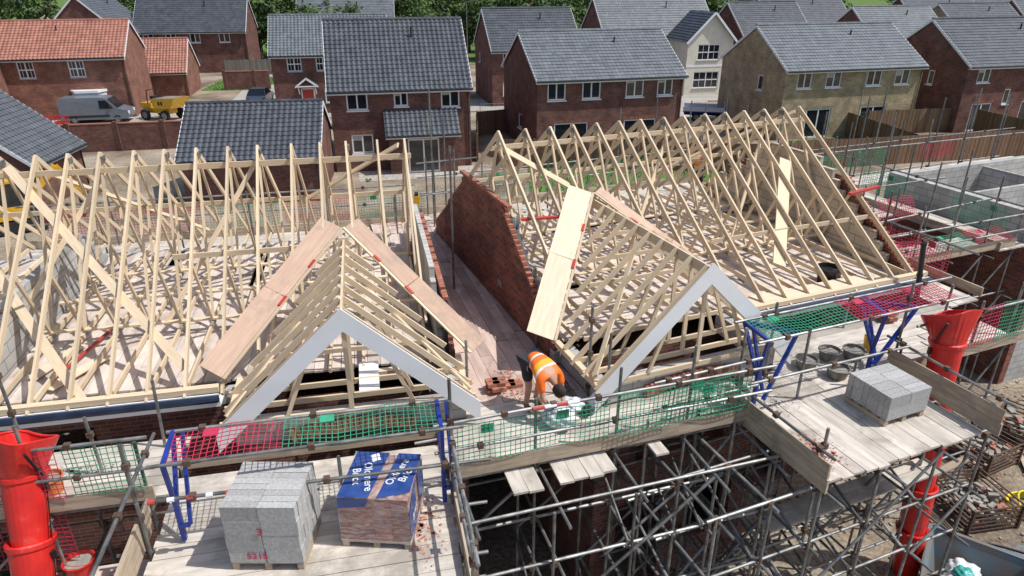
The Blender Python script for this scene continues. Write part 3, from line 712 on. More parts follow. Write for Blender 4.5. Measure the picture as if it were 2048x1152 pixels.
SL=scaffold(FL,[-3.15,-1.9,-.7,.72],[5.5,6.4,7.3,8.3],[1.5,2.9,4.3],ztop=4.9,deckz=4.4,outer=[7.3],
  boards=[(-3.1,.72,5.3,8.85,zl,'e')],
  toes=[((-3.2,5.3,zl),(-3.2,7.7,zl),.45),((.76,5.6,zl),(.76,7.5,zl),.24),((-3.1,8.88,zl-.0),(.7,8.88,zl),.12)],
  nets=[((-2.7,7.25,5.7),X,(0,.95,.1),1.35,.6,0),((-1.35,7.25,5.7),X,(0,.95,.1),1.95,.6,1)],
  rails=[((-2.9,7.25,5.7),(.9,7.25,5.72),),((-2.8,7.85,5.76),(.8,7.85,5.76)),((-2.9,7.05,5.35),(1.2,7.05,5.3)),((-3.15,5.2,5.4),(-3.15,8.4,5.4)),((.75,5.2,5.0),(.75,7.6,5.0)),((.75,5.2,5.45),(.75,7.6,5.45)),((.75,7.4,3.9),(.75,7.45,6.0)),((.72,5.4,3.5),(.72,5.4,5.6)),((-3.15,7.3,3.8),(-3.15,7.35,6.0))],seed=21,braces=18)
SL2=scaffold(FL,[-9.5,-7.8,-6.2,-4.7,-3.4],[8.3,9.7],[1.5,2.9,4.3],ztop=5.5,deckz=4.4,outer=[8.3],
  boards=[(-10,-3.1,8.35,9.72,zl,'e'),(-10,-3.5,8.0,8.6,3.2,'e')],toes=[((-10,8.3,zl),(-3.3,8.3,zl),.23)],
  nets=[((-5.35,8.27,4.62),X,Z,1.0,.8,0),((-4.25,8.27,4.62),X,Z,.9,.8,1),((-8.2,8.27,4.62),X,Z,2.3,.8,1),((-7.0,8.35,3.5),X,Z,2.5,.8,0)],
  rails=[((-10,8.26,5.45),(-3.2,8.26,5.45)),((-10,8.26,4.95),(-3.2,8.26,4.95)),((-5.35,9.55,4.4),(-5.4,9.6,6.1)),((-3.45,9.5,4.4),(-3.4,9.5,5.6)),((-4.15,9.0,3.3),(-4.2,9.0,5.4))],seed=22,braces=10)
zm=4.53
SM=scaffold(FM,[1.5,2.7,3.9,5.1,6.1],[6.7,7.6,8.6],[1.3,2.4,3.4,4.42],ztop=5.6,deckz=4.45,outer=[7.6],
  boards=[(1.45,6.35,7.62,9.2,zm,'e'),(1.55,4.45,9.2,19.2,zm,'n',1),(2.2,2.7,7.1,7.75,4.46,'n'),(2.9,3.9,7.15,7.75,4.46,'n'),(4.5,4.75,7.3,7.75,4.46,'n')],
  toes=[((1.4,7.58,zm),(5.0,7.58,zm),.23),((5.0,7.58,zm),(6.4,7.62,zm),.23)],
  nets=[((1.45,7.55,4.8),X,Z,2.35,.62,1),((3.9,7.50,4.8),X,Z,.9,.7,1),((4.9,7.55,4.8),X,Z,1.3,.6,1)],
  rails=[((1.2,7.55,5.5),(3.2,7.55,5.52)),((3.2,7.55,5.5),(6.6,7.55,5.5)),((1.2,7.55,5.05),(6.6,7.55,5.05)),((4.1,9.0,4.5),(4.1,9.0,6.2)),((2.1,9.4,4.5),(2.1,9.4,5.7))],seed=23,braces=26)
T=MB()
for (x,y,z1) in((-1.32,14.15,7.8),(-2.2,18.4,8.3),(-1.9,18.9,7.6),(.46,11.35,5.75),(-1.5,17.2,7.0),(-.05,13.0,6.2)):
    T.tube((x,y,4.4),(x+.02,y,z1),.0242,8)
T.tube((-2.6,18.2,6.4),(-1.0,18.9,6.4),.0242,8);T.tube((-2.6,18.2,5.5),(-1.0,18.9,5.5),.0242,8)
T.obj('scaffold_pole',[TUBE])
zr_=4.42
SR=scaffold(FR,[5.2,6.1,7.0,8.2,9.4,10.45],[5.5,6.4,7.3,8.1],[1.2,2.2,3.2,4.3],ztop=5.0,deckz=4.4,outer=[7.3],ov=.25,
  boards=[(6.9,10.35,5.45,7.35,zr_,'n'),(5.6,13.9,7.3,9.25,zr_,'e'),(6.9,10.7,6.1,6.75,3.0,'e'),(6.2,7.2,5.6,6.1,1.6,'e')],
  toes=[((6.87,5.3,zr_),(6.87,7.5,zr_),.48),((10.4,5.3,zr_),(10.4,7.4,zr_),.46),((5.3,7.25,zr_),(6.8,7.25,zr_),.23),((10.45,7.27,zr_),(13.9,7.27,zr_),.23)],
  nets=[((7.4,7.35,5.7),X,(0,.95,.12),1.9,.6,1),((9.3,7.3,5.72),X,(0,.95,.12),2.4,.6,0),((11.9,7.2,4.65),X,Z,.9,.8,0),((12.85,7.2,4.65),X,Z,.9,.8,1),((5.4,7.2,4.7),X,Z,1.3,.7,1)],
  rails=[((7.2,7.35,5.7),(11.9,7.3,5.72)),((7.2,7.95,5.78),(12.2,7.9,5.8)),((5.2,7.22,5.5),(7.2,7.22,5.5)),((5.2,7.22,5.0),(7.2,7.22,5.0)),((6.9,5.3,5.0),(6.9,7.6,5.0)),((10.45,5.2,5.0),(10.45,7.6,5.05)),((6.95,7.4,4.0),(6.95,7.4,6.0)),((10.5,7.4,3.9),(10.5,7.4,6.2)),((8.05,7.95,4.4),(8.05,7.95,6.0)),((10.6,7.2,5.4),(14.0,7.2,5.4)),((6.9,7.1,5.15),(10.4,7.1,5.1)),((9.1,9.0,4.4),(9.1,9.0,5.3)),((11,9.0,4.4),(11,9.0,5.2)),((7.0,5.6,3.2),(7.0,5.6,5.3)),((5.0,8.2,4.4),(5.0,8.2,5.9))],seed=24,braces=46)
SR2=scaffold(FR,[11.7,12.7,13.8],[7.5,9.0],[1.5,2.9,4.3],ztop=5.6,deckz=4.4,outer=[7.5],ov=.2,seed=34,braces=6)
SB=scaffold(FL,[-8.5,-6.7,-4.9,-3.1,-1.3,.6],[18.0,19.0],[1.8,4.35],ztop=5.6,outer=[18.0,19.0],boards=[(-9,1,17.95,19.1,4.45,'e')],
  toes=[((-9,19.1,4.45),(1,19.1,4.45),.22)],nets=[(( -8.4+i*2.0,19.15,4.7),X,Z,1.85,.7,[0,0,1,0,1][i%5]) for i in range(5)],
  rails=[((-9,19.13,5.6),(1.2,19.13,5.6)),((-9,19.13,5.1),(1.2,19.13,5.1))],seed=25,braces=4)
SB2=scaffold(FR,[5.0,6.8,8.6,10.4,12.2,14.0],[18.2,19.2],[1.8,4.35],ztop=5.9,outer=[18.2,19.2],boards=[(4.8,14.5,18.15,19.3,4.45,'e')],
  toes=[((4.8,19.3,4.45),(14.5,19.3,4.45),.22)],nets=[((6.9+i*2.1,19.35,4.7),X,Z,1.8,.8,1) for i in range(3)],
  rails=[((4.8,19.33,5.6),(14.6,19.33,5.6)),((4.8,19.33,5.1),(14.6,19.33,5.1))],seed=26,braces=4)
nets=[]
for i in range(4): nets.append(((14.6,9.6+i*1.95,4.65),Yv,Z,1.8,.8,[0,1,1,1][i]))
for i in range(2): nets.append(((18.9,11.2+i*3.2,4.65),Yv,Z,1.6,.7,[1,1][i]))
for i in range(3): nets.append(((14.9+i*1.5,17.3,4.65),X,Z,1.4,.8,1));nets.append(((14.9+i*1.5,11.0,4.5),X,(0,.9,.25),1.4,.7,[0,1,0][i]))
nets.append(((15.2,13.6,4.6),X,(0,.9,.2),1.4,.7,1));nets.append(((17.0,13.4,4.5),X,(0,.5,.8),1.4,.7,0))
SS=scaffold(FR,[14.1,15.3,16.6,17.9,19.2],[11.0,12.8,14.6,16.4],[1.5,2.9,4.3],ztop=6.0,deckz=4.6,outer=[11.0,12.8,14.6,16.4],ov=.3,
  boards=[(13.8,15.1,8.9,17.3,4.4,'n'),(15.1,18.6,11.0,11.9,4.42,'e'),(15.1,18.6,14.0,14.9,4.42,'e'),(18.3,19.6,10.8,17,4.4,'n'),(15.1,18.4,12.0,12.9,3.1,'e'),(15,18,15,15.9,3.0,'e'),(15.1,18.6,16.4,17.2,4.42,'e')],
  toes=[((15.1,9,4.4),(15.1,17,4.4),.22),((18.3,10.8,4.4),(18.3,17,4.4),.22),((15.1,10.9,4.42),(19,10.9,4.42),.22)],nets=nets,
  rails=[((14.6,9,5.5),(14.6,17.5,5.5)),((18.95,10.8,5.5),(18.95,17.5,5.5)),((14,10.7,5.4),(20,10.7,5.4)),((14,14,5.4),(20,14,5.4)),((14,12.3,5.0),(20,12.4,5.2)),((14.0,10.8,4.9),(20.2,10.8,4.9))],seed=27,braces=26)
SS2=scaffold(FR,[17,18.9,20.8,22.7,24.6,26.4,28.2],[16.9,18.0],[1.8,4.35],ztop=6.5,outer=[16.9,18.0],boards=[(16.5,29,16.9,18.0,4.4,'e')],nets=[((16.8+i*3.6,18.05,4.65),X,Z,1.8,.7,[1,1,0][i]) for i in range(3)],rails=[((16.5,18.0,5.5),(29,18.0,5.5)),((16.5,16.9,5.7),(29,16.9,5.6))],seed=28,braces=4)
T=MB();random.seed(77)
for i in range(12):
    e=random.uniform(15,27);n=random.uniform(17,26);p=V((e,n,0));T.tube(p,p+UP*random.uniform(5.6,7.6),.0242,7)
T.obj('scaffold_pole',[TUBE],None,FR)

def bracket(F,e,n,name='gate_bracket'):
    b=MB()
    a=V((e,n+.55,5.76));c=V((e,n-.05,5.7));d=V((e,n+.05,4.95))
    for p,q in((a,c),(c,d),(d,a)): b.beam(p,q,.05,.05,0,up=(1,0,0))
    b.beam((e,n+.05,4.95),(e,n+.05,4.45),.06,.06,0,up=(1,0,0));b.beam((e+.12,n+.5,5.76),(e+.12,n+.02,4.7),.045,.045,0,up=(1,0,0));b.beam((e,n+.02,4.7),(e+.12,n+.02,4.7),.045,.045,0)
    b.obj(name,[BLUE],None,F)
for e,n,F in((-2.72,7.3,FL),(.62,7.3,FL),(7.4,7.4,FR),(9.95,7.4,FR)): bracket(F,e,n)
def beam_obj(name,F,pq,w,h,m):
    b=MB();[b.beam(p,q,w,h,0) for p,q in pq];b.obj(name,[m],None,F)
beam_obj('gate_strut',FR,[((7.4,7.95,5.75),(8.25,7.6,5.55)),((8.25,7.6,5.55),(7.45,7.3,4.6)),((9.95,7.9,5.7),(10.9,7.5,5.6)),((10.9,7.5,5.6),(10.0,7.4,4.65))],.06,.06,BLUE)
def pipe_obj(F,p,q):
    b=MB();b.tube(p,q,.055,10,0,1.);d=V(q)-V(p);b.tube(V(p)+d*.45,V(p)+d*.5,.066,10,0,1.);b.tube(V(q)-d*.04,q,.066,10,0,1.);b.obj('black_downpipe',[BLKP],None,F)
pipe_obj(FR,(13.0,9.0,4.6),(13.1,9.25,5.9));pipe_obj(FM,(1.62,9.0,4.62),(1.55,10.3,4.75));pipe_obj(FR,(4.55,8.0,4.62),(4.62,10.0,4.62))
b=MB()
p=V((2.6,7.52,5.52));q=V((3.3,7.52,5.52))
for k in range(4): b.tube(p+(q-p)*k/4,p+(q-p)*(k+1)/4,.028,8,k%2,1.)
b.obj('striped_tube_guard',[REDW,WHT],None,FM)
b=MB();p=V((-2.9,7.03,5.36));q=V((-1.6,7.03,5.345))
for k in range(6): b.tube(p+(q-p)*k/6,p+(q-p)*(k+.35)/6,.03,8,k%2,1.)
b.obj('striped_tube_guard',[REDW,WHT],None,FL)

# ------------------------------------------------------------------ chutes
def chute(top,bot,name='rubble_chute',hop=True,hd=(0,1)):
    b=MB();top=V(top);bot=V(bot);d=(bot-top);L=d.length;d.normalize();n=max(1,int(L/.85));s=L/n
    def ring(c,r,ax,nn=24):
        a=ax.orthogonal().normalized();bb=ax.cross(a);return[c+(a*math.cos(2*math.pi*k/nn)+bb*math.sin(2*math.pi*k/nn))*r for k in range(nn)]
    def shell(prof):
        rs=[ring(top+d*x,r,d) for x,r in prof];nn=24;o=len(b.v)
        for r_ in rs:b.v.extend(r_)
        for i in range(len(rs)-1):
            for k in range(nn): b.f.append((o+i*nn+k,o+i*nn+(k+1)%nn,o+(i+1)*nn+(k+1)%nn,o+(i+1)*nn+k));b.m.append(0);b.t.append(1.);b.a.append(None)
    for i in range(n):
        z=i*s; shell([(z+.02,.23),(z,.24),(z-.02,.28),(z,.30),(z+.06,.295),(z+.09,.27),(z+s*.6,.245),(z+s*1.08,.215)])
        for sg in(-1,1):
            b.box(tuple(top+d*(z+.2)+V((sg*.29-.02,-.03,-.06))),tuple(top+d*(z+.2)+V((sg*.29+.02,.03,.06))),1,1.)
            b.tube(top+d*(z+.2)+V((sg*.29,0,0)),top+d*(z+s)+V((sg*.29,0,0)),.008,5,1,1.)
    if hop:
        hx=V((hd[0],hd[1],0)).normalized();sx=V((hx.y,-hx.x,0));nn=24
        r0=[top+(sx*math.cos(2*math.pi*k/nn)+hx*math.sin(2*math.pi*k/nn))*.27 for k in range(nn)]
        r1=[]
        for k in range(nn):
            q=2*math.pi*k/nn;cs,sn=math.cos(q),math.sin(q)
            sgn=lambda v:(1 if v>0 else -1)
            r1.append(top+sx*sgn(cs)*min(.34,abs(cs)*.42)+hx*(sgn(sn)*min(.33,abs(sn)*.42)+.08)+UP*(.50-.20*sn))
        for th in (0,.025):
            o=len(b.v);b.v.extend(r0);b.v.extend([p+(p-top-UP*.4).normalized()*th for p in r1])
            for k in range(nn): b.f.append((o+k,o+(k+1)%nn,o+nn+(k+1)%nn,o+nn+k));b.m.append(0);b.t.append(1.);b.a.append(None)
        for k in range(nn): b.tube(r1[k],r1[(k+1)%nn],.018,6,0,1.)
        for k in(-1,1): b.tube(top+sx*.3*k,top+sx*.38*k+UP*.5-hx*.2,.02,6,1)
    b.obj(name,[REDP,BLKP],uv=False)
chute((-6.5,7.25,5.0),(-6.35,6.0,1.5),hd=(.2,.98))
chute((7.7,10.6,5.15),(7.95,10.2,.1),hd=(-.3,.95))

# ------------------------------------------------------------------ materials on deck
def pallet(b,w,d,z,mi):
    for i in range(5): b.box((-w/2,-d/2+i*(d-.1)/4,z+.1),(w/2,-d/2+i*(d-.1)/4+.1,z+.12),mi)
    for x in(-w/2,-.04,w/2-.08): b.box((x,-d/2,z+.0),(x+.08,d/2,z+.098),mi)
def text(body,loc,size,rotm,mat,parent,name):
    c=bpy.data.curves.new(name,'FONT');c.body=body;c.size=size;c.extrude=.001;c.offset=.002;c.align_x='CENTER';c.align_y='CENTER'
    o=bpy.data.objects.new(name,c);bpy.context.collection.objects.link(o);c.materials.append(mat)
    o.parent=parent;o.matrix_local=Matrix.Translation(V(loc))@rotm
    return o
PRINT=pm('white_print',(.75,.77,.8),tint=False,rough=.4);PINK=pm('marker_pink',(.55,.06,.12),tint=False,rough=.8)
def blockpack(x,y,z,ang,nx,ny,nz,name='concrete_block_pack'):
    E=empty(name,(x,y,z));b=MB();bw,bd,bh=.435,.1,.212
    for i in range(nx):
        for j in range(ny):
            for k in range(nz):
                jx=random.uniform(-.007,.007);jy=random.uniform(-.003,.003)
                c=V(((i-(nx-1)/2)*(bw+.008)+jx,(j-(ny-1)/2)*(bd+.004)+jy,.13+bh/2+k*(bh+.004)))
                b.obox(c,(bw/2,0,0),(0,bd/2,0),(0,0,bh/2),0,random.uniform(.84,1.12))
    M=rot(ang,(x,y,z));b.obj('blocks',[CONC],E,M)
    p=MB();pallet(p,nx*bw,ny*bd,0,0);p.obj('pallet',[TOE],E,M)
    return E
E=blockpack(-2.97,6.57,zl,0,2,8,4)
Rf=Matrix.Rotation(math.radians(90),4,'X')
text('3',(-.02,-.425,.62),.15,Rf,PINK,E,'marker_number');text('5215',(-.1,-.425,.24),.13,Rf,PINK,E,'marker_writing')
cR=FR@V((9.35,6.55,zr_));blockpack(cR.x,cR.y,zr_,22,2,8,2)
bx,by,ba=-1.68,6.95,-4
E=empty('wrapped_brick_pack',(bx,by,zl));M=rot(ba,(bx,by,zl));b=MB()
for k in range(10):
    for i in range(4):
        for j in range(8):
            b.obox(((i-1.5)*.217+random.uniform(-.003,.003),(j-3.5)*.108,.12+.033+k*.067),(.1065,0,0),(0,.0515,0),(0,0,.032),0,random.uniform(.75,1.25))
b.obj('bricks',[BRK1],E,M)
p=MB();pallet(p,.87,.87,0,0);p.obj('pallet',[TOE],E,M)
m=bpy.data.materials.new('clear_wrap');m.use_nodes=True;N=m.node_tree.nodes;L=m.node_tree.links;pb=N['Principled BSDF'];pb.inputs['Base Color'].default_value=(.78,.72,.72,1);pb.inputs['Roughness'].default_value=.2
tr=N.new('ShaderNodeBsdfTransparent');mxs=N.new('ShaderNodeMixShader');nz=N.new('ShaderNodeTexNoise');nz.inputs['Scale'].default_value=4;nz.inputs['Detail'].default_value=6;nz.inputs['Distortion'].default_value=2
mr=N.new('ShaderNodeMapRange');mr.inputs[1].default_value=.4;mr.inputs[2].default_value=.7;mr.inputs[3].default_value=.12;mr.inputs[4].default_value=.5
tcn=N.new('ShaderNodeTexCoord');mpn=N.new('ShaderNodeMapping');mpn.inputs['Scale'].default_value=(1,1,4);L.new(tcn.outputs['Object'],mpn.inputs[0]);L.new(mpn.outputs[0],nz.inputs['Vector'])
L.new(nz.outputs['Fac'],mr.inputs[0]);L.new(mr.outputs[0],mxs.inputs[0]);L.new(tr.outputs[0],mxs.inputs[1]);L.new(pb.outputs[0],mxs.inputs[2]);L.new(mxs.outputs[0],N['Material Output'].inputs[0])
bp=N.new('ShaderNodeBump');bp.inputs['Strength'].default_value=.6;bp.inputs['Distance'].default_value=.03;L.new(nz.outputs['Fac'],bp.inputs['Height']);L.new(bp.outputs[0],pb.inputs['Normal'])
WRAP=m
b=MB();b.box((-.445,-.445,.1),(.445,.445,.81),0,1.);b.obj('plastic_wrap',[WRAP],E,M,uv=False)
PB=pm('blue_print',(.04,.085,.28),(.02,.05,.2),rough=.3,scale=6)
b=MB();zt=.8145
b.quad((-.44,-.44,zt),(-.05,-.44,zt),(.02,.44,zt),(-.42,.44,zt));b.quad((.05,-.44,zt),(.44,-.3,zt),(.44,.44,zt),(.14,.44,zt))
xr=.4495
b.quad((xr,-.42,.15),(xr,-.1,.15),(xr,-.02,.8),(xr,-.42,.6));b.quad((xr,.12,.3),(xr,.42,.2),(xr,.42,.78),(xr,.1,.8))
b.quad((-.44,-.4495,.64),(-.1,-.4495,.68),(-.05,-.4495,.8),(-.44,-.4495,.8))
b.obj('printed_film',[PB],E,M,uv=False)
for(t,px,py,a,s)in(('Oldmere',-.15,-.04,-75,.15),('Brick',-.30,-.04,-75,.15),('Oldmere',.21,.05,75,.14),('Brick',.33,-.0,75,.14)):
    text(t,(px,py,zt+.003),s,Matrix.Rotation(math.radians(a+ba),4,'Z'),PRINT,E,'printed_name')
b=MB()
for s in(0,1): b.obox((-.16+.03*s,.36-.07*s,zt+.003),V((.05,.03,0)),V((-.015,.03,0)),(0,0,.001),0,1.)
b.obj('printed_mark',[WHT],E,M,uv=False)
text('Brick',(xr+.003,-.25,.45),.14,rot(90)@Rf,PRINT,E,'printed_name')
DUST=pm('brick_dust',(.50,.22,.15),(.42,.17,.12),rough=.95,scale=9);MD=pm('mortar_spill',(.55,.52,.47),(.42,.39,.35),rough=.95)
def dust(F,e,n,z,w,d,m,name,cnt=110):
    b=MB()
    for i in range(cnt):
        a=random.uniform(0,6.28);r=random.random()**.7;x=e+math.cos(a)*r*w;y=n+math.sin(a)*r*d;s=random.uniform(.008,.04)*(1.2-r)
        k=random.randint(5,7);b.add([(x+math.cos(j*6.28/k)*s*random.uniform(.6,1.3),y+math.sin(j*6.28/k)*s*random.uniform(.6,1.3),z) for j in range(k)],[tuple(range(k))],0,random.uniform(.8,1.2))
    b.obj(name,[m],None,F,uv=False)
dust(FL,.25,7.0,zl+.012,.4,.8,DUST,'brick_dust_spill',220);dust(FR,7.5,6.1,zr_+.012,.4,.6,DUST,'brick_dust_spill',260);dust(FM,3.0,9.8,zm+.012,.4,1.0,DUST,'brick_dust_spill',160)
for(F,e,n,z,w,d)in((FR,7.8,7.3,zr_+.013,.6,.4),(FR,9.8,7.8,zr_+.013,.6,.3),(FL,-1.2,8.0,zl+.013,1.2,.3),(FL,-4.5,9.2,zl+.013,.8,.3)): dust(F,e,n,z,w,d,MD,'mortar_spill')
def bpile(x,y,z,n,name='brick_stack'):
    b=MB()
    for i in range(n):
        k=i//4;a=math.radians(random.uniform(-10,10)+(90 if k%2 else 0)+15);u=V((math.cos(a),math.sin(a),0));w=V((-u.y,u.x,0));j=i%4
        c=V((x,y,z+.035+k*.067))+w*((j%2)-.5)*.11*1.05+u*((j//2)-.5)*.22*(.5)
        b.obox(c,u*.107,w*.05,UP*.0325,0,random.uniform(.8,1.2))
    b.obj(name,[BRK1])
bpile(-.28,9.95,zm,12);bpile(-.0,10.1,zm,4)
p=FR@V((12.1,8.9,0));bpile(p.x,p.y,zr_,12)
def bucket(x,y,z,r=.17,h=.26,m=BLKP,fill=MORT,name='mortar_bucket'):
    b=MB();n=18
    def ring(rr,zz):return[(x+math.cos(2*math.pi*k/n)*rr,y+math.sin(2*math.pi*k/n)*rr,zz) for k in range(n)]
    prof=[(r*.78,z),(r*.97,z+h*.93),(r*1.06,z+h*.93),(r*1.06,z+h),(r*.96,z+h),(r*.93,z+h*.75)];o=len(b.v)
    for rr_,zz in prof:b.v.extend(V(p) for p in ring(rr_,zz))
    for i in range(len(prof)-1):
        for k in range(n):b.f.append((o+i*n+k,o+i*n+(k+1)%n,o+(i+1)*n+(k+1)%n,o+(i+1)*n+k));b.m.append(0);b.t.append(1.);b.a.append(None)
    b.add(ring(r*.93,z+h*.76),[tuple(range(n))],1,1.);b.add(ring(r*.78,z+.001),[tuple(reversed(range(n)))],0,1.)
    for k in range(8):
        a0=math.pi*k/8;a1=math.pi*(k+1)/8
        b.tube((x+math.cos(a0)*r*1.06,y-math.sin(a0)*.1-.02,z+h*.9+math.sin(a0)*.03),(x+math.cos(a1)*r*1.06,y-math.sin(a1)*.1-.02,z+h*.9+math.sin(a1)*.03),.005,5,0)
    b.obj(name,[m,fill],uv=False)
MUD=pm('mortar_crusted_plastic',(.33,.30,.25),(.14,.13,.11),rough=.9,scale=6)
for(e,n)in((9.1,8.05),(9.75,8.15),(9.4,7.6),(10.2,8.0)):
    p=FR@V((e,n,0));bucket(p.x,p.y,zr_,.2,.2,MUD)
p=FR@V((11.6,10.15,0));bucket(p.x,p.y,4.87,.27,.36,BLKP,BLKP,'black_tub')
ORB=pm('orange_plastic',(.65,.22,.05),(.5,.16,.04),rough=.5)
p=FL@V((-4.75,8.75,0));bucket(p.x,p.y,zl,.17,.26,ORB,MORT)
p=FL@V((-5.0,8.3,0));bucket(p.x,p.y,3.21,.18,.3,ORB,MORT);p=FL@V((-4.5,8.3,0));bucket(p.x,p.y,3.21,.2,.3,REDP,MORT)
p=FR@V((10.7,8.1,0));bucket(p.x,p.y,zr_,.12,.3,YEL,BLKP,'yellow_can')
b=MB();b.obox((-.3,9.9,5.03),(.16,0,0),(0,.45,.0),(0,0,.008),0,1.);b.obj('white_sheet',[WHT],None,FL)
b=MB();b.obox((.1,10.15,4.93),(.5,0,0),(0,.06,0),(0,0,.04),0);b.obox((-5.6,11.7,4.92),(.2,.55,0),(-.1,.03,0),(0,0,.01),0);b.obox((-5.1,11.2,4.94),(.3,.5,0),(-.1,.05,0),(0,0,.01),0);b.obj('timber_offcuts',[PLYL],None,FL)
b=MB();b.tube(FL@V((-5.4,11.0,4.95)),FL@V((-5.0,12.8,4.95)),.03,8,0);b.obj('red_pole',[REDW])
b=MB();b.box((1.0,nrL+2.2,5.97),(1.12,nrL+2.45,6.18),0,1.);b.box((1.02,nrL+2.22,6.18),(1.10,nrL+2.4,6.24),1,1.);b.obj('laser_level',[YEL,BLKP],None,FL)

# ------------------------------------------------------------------ ground items lower right
def crate(x,y,ang,s=.62,name='brick_stillage'):
    b=MB();h=.55
    for i in range(6):
        z=.08+i*h/5
        for a,c in(((-s,-s),(s,-s)),((s,-s),(s,s)),((s,s),(-s,s)),((-s,s),(-s,-s))): b.beam((a[0],a[1],z),(c[0],c[1],z),.03,.03,0)
    for sx in(-1,1):
        for sy in(-1,1): b.beam((s*sx,s*sy,0),(s*sx,s*sy,h+.12),.06,.06,0,up=(1,0,0))
    for k in range(80):
        a=random.uniform(0,6.28);u=V((math.cos(a),math.sin(a),random.uniform(-.3,.3))).normalized();w=u.cross(UP).normalized()
        b.obox((random.uniform(-s*.8,s*.8),random.uniform(-s*.8,s*.8),.1+random.uniform(0,.38)),u*.1,w*.05,u.cross(w)*.033,1 if random.random()<.75 else 2)
    b.obj(name,[RUST,MORT,BRK1],None,rot(ang,(x,y,0)))
crate(10.35,11.95,10);crate(11.7,13.9,25);crate(13.3,14.8,40,.5)
SKX,SKY=8.55,9.15
b=MB()
hw,hl,hh=.85,1.2,.85
for (sx,sy,ex,ey) in((-hw,-hl,hw,-hl),(hw,-hl,hw,hl),(hw,hl,-hw,hl),(-hw,hl,-hw,-hl)):
    q=.72;b.quad((sx*q,sy*q,.02),(ex*q,ey*q,.02),(ex,ey,hh),(sx,sy,hh));b.quad((sx*.97,sy*.97,hh),(ex*.97,ey*.97,hh),(ex*q*.97,ey*q*.97,.05),(sx*q*.97,sy*q*.97,.05));b.beam((sx,sy,hh),(ex,ey,hh),.08,.06,0)
b.box((-.6,-.85,.02),(.6,.85,.06),0)
for s in(-1,1): b.beam((s*.88,-.3,.3),(s*.88,-.3,hh),.08,.08,0,up=(1,0,0))
b.obj('rubbish_skip',[pm('skip_blue_grey',(.12,.18,.21),(.18,.14,.11),rough=.6,scale=3)],None,rot(-35,(SKX,SKY,0)))
import bmesh
def lump(name,loc,r,m,sc=(1,1,.6),seed=0,amp=.3):
    bm=bmesh.new();bmesh.ops.create_icosphere(bm,subdivisions=4,radius=r);rd=random.Random(seed);ph=[rd.uniform(0,6) for _ in range(8)]
    for v in bm.verts:
        p=v.co/r;n=math.sin(p.x*5+ph[0])*math.cos(p.y*6+ph[1])+.6*math.sin(p.z*9+ph[2]+p.x*7)+.4*math.sin(p.y*15+ph[3]+p.z*9)+.25*math.sin(p.x*27+p.y*23+ph[4])
        v.co*=1+amp*.4*n;v.co.x*=sc[0];v.co.y*=sc[1];v.co.z*=sc[2]
    me=bpy.data.meshes.new(name);bm.to_mesh(me);bm.free();me.materials.append(m)
    for pp in me.polygons:pp.use_smooth=True
    o=bpy.data.objects.new(name,me);bpy.context.collection.objects.link(o);o.location=loc;return o
PW=pm('white_plastic_bag',(.72,.74,.75),(.5,.55,.57),rough=.4,tint=False);TEAL=pm('teal_bag',(.05,.42,.36),(.03,.28,.25),rough=.4,tint=False)
for i_,(x,y,z,r,m) in enumerate(((-.1,.2,.5,.36,PW),(.3,-.1,.5,.34,PW),(-.25,-.4,.5,.3,PW),(.2,.6,.5,.3,PW),(.0,.35,.72,.18,TEAL),(.2,-.3,.7,.2,TEAL))): lump('rubbish_bag',(SKX+x,SKY+y,z),r,m,seed=i_)
YH=pm('yellow_hose_pvc',(.75,.6,.03),tint=False,rough=.4);BH=pm('black_hose_pvc',(.02,.02,.02),tint=False,rough=.4)
def hose(name,pts,r,m):
    c=bpy.data.curves.new(name,'CURVE');c.dimensions='3D';c.bevel_depth=r;c.bevel_resolution=2;s=c.splines.new('NURBS');s.points.add(len(pts)-1);s.order_u=4;s.use_endpoint_u=True
    for q,p in zip(s.points,pts):q.co=(*p,1)
    c.materials.append(m);o=bpy.data.objects.new(name,c);bpy.context.collection.objects.link(o)
hose('yellow_hose',[(11.7+.5*(1+.1*math.sin(k*.7))*math.cos(k*.6),12.0+.42*math.sin(k*.6),.03+.004*k) for k in range(46)]+[(11.2,11.2,.03),(12.5,10.6,.03)],.025,YH)
hose('black_hose',[(8.5,11.6,.03),(9.5,11.1,.03),(10.4,11.0,.03),(11.2,10.3,.03),(12.4,10.4,.03),(13.5,9.6,.03)],.02,BH)
sheet('gravel_path',[(8.5,7),(16,7),(16,11.0),(12.2,11.2),(10.5,10.9),(8.7,10.9)],.006,GRAV)
b=MB()
for i_ in range(2200):
    x=random.uniform(7,22);y=random.uniform(9,20);s=random.uniform(.01,.045);a=random.uniform(0,6)
    u=V((math.cos(a),math.sin(a),0));w=V((-u.y,u.x,0));b.obox((x,y,s*.4),u*s,w*s*.7,V((.2*s,0,s*.5)),random.choice((0,0,0,0,1)),random.uniform(.6,1.2))
b.obj('loose_stones',[MORT,BRK1],uv=False)
b=MB()
for i_ in range(5): b.beam((12.4+i_*.12,12.9,.05),(12.8+i_*.13,14.0,.12+.03*i_),.1,.02,0)
b.beam((9.9,13.0,.06),(10.9,13.2,.5),.2,.03,0)
b.obj('loose_boards',[TOE])

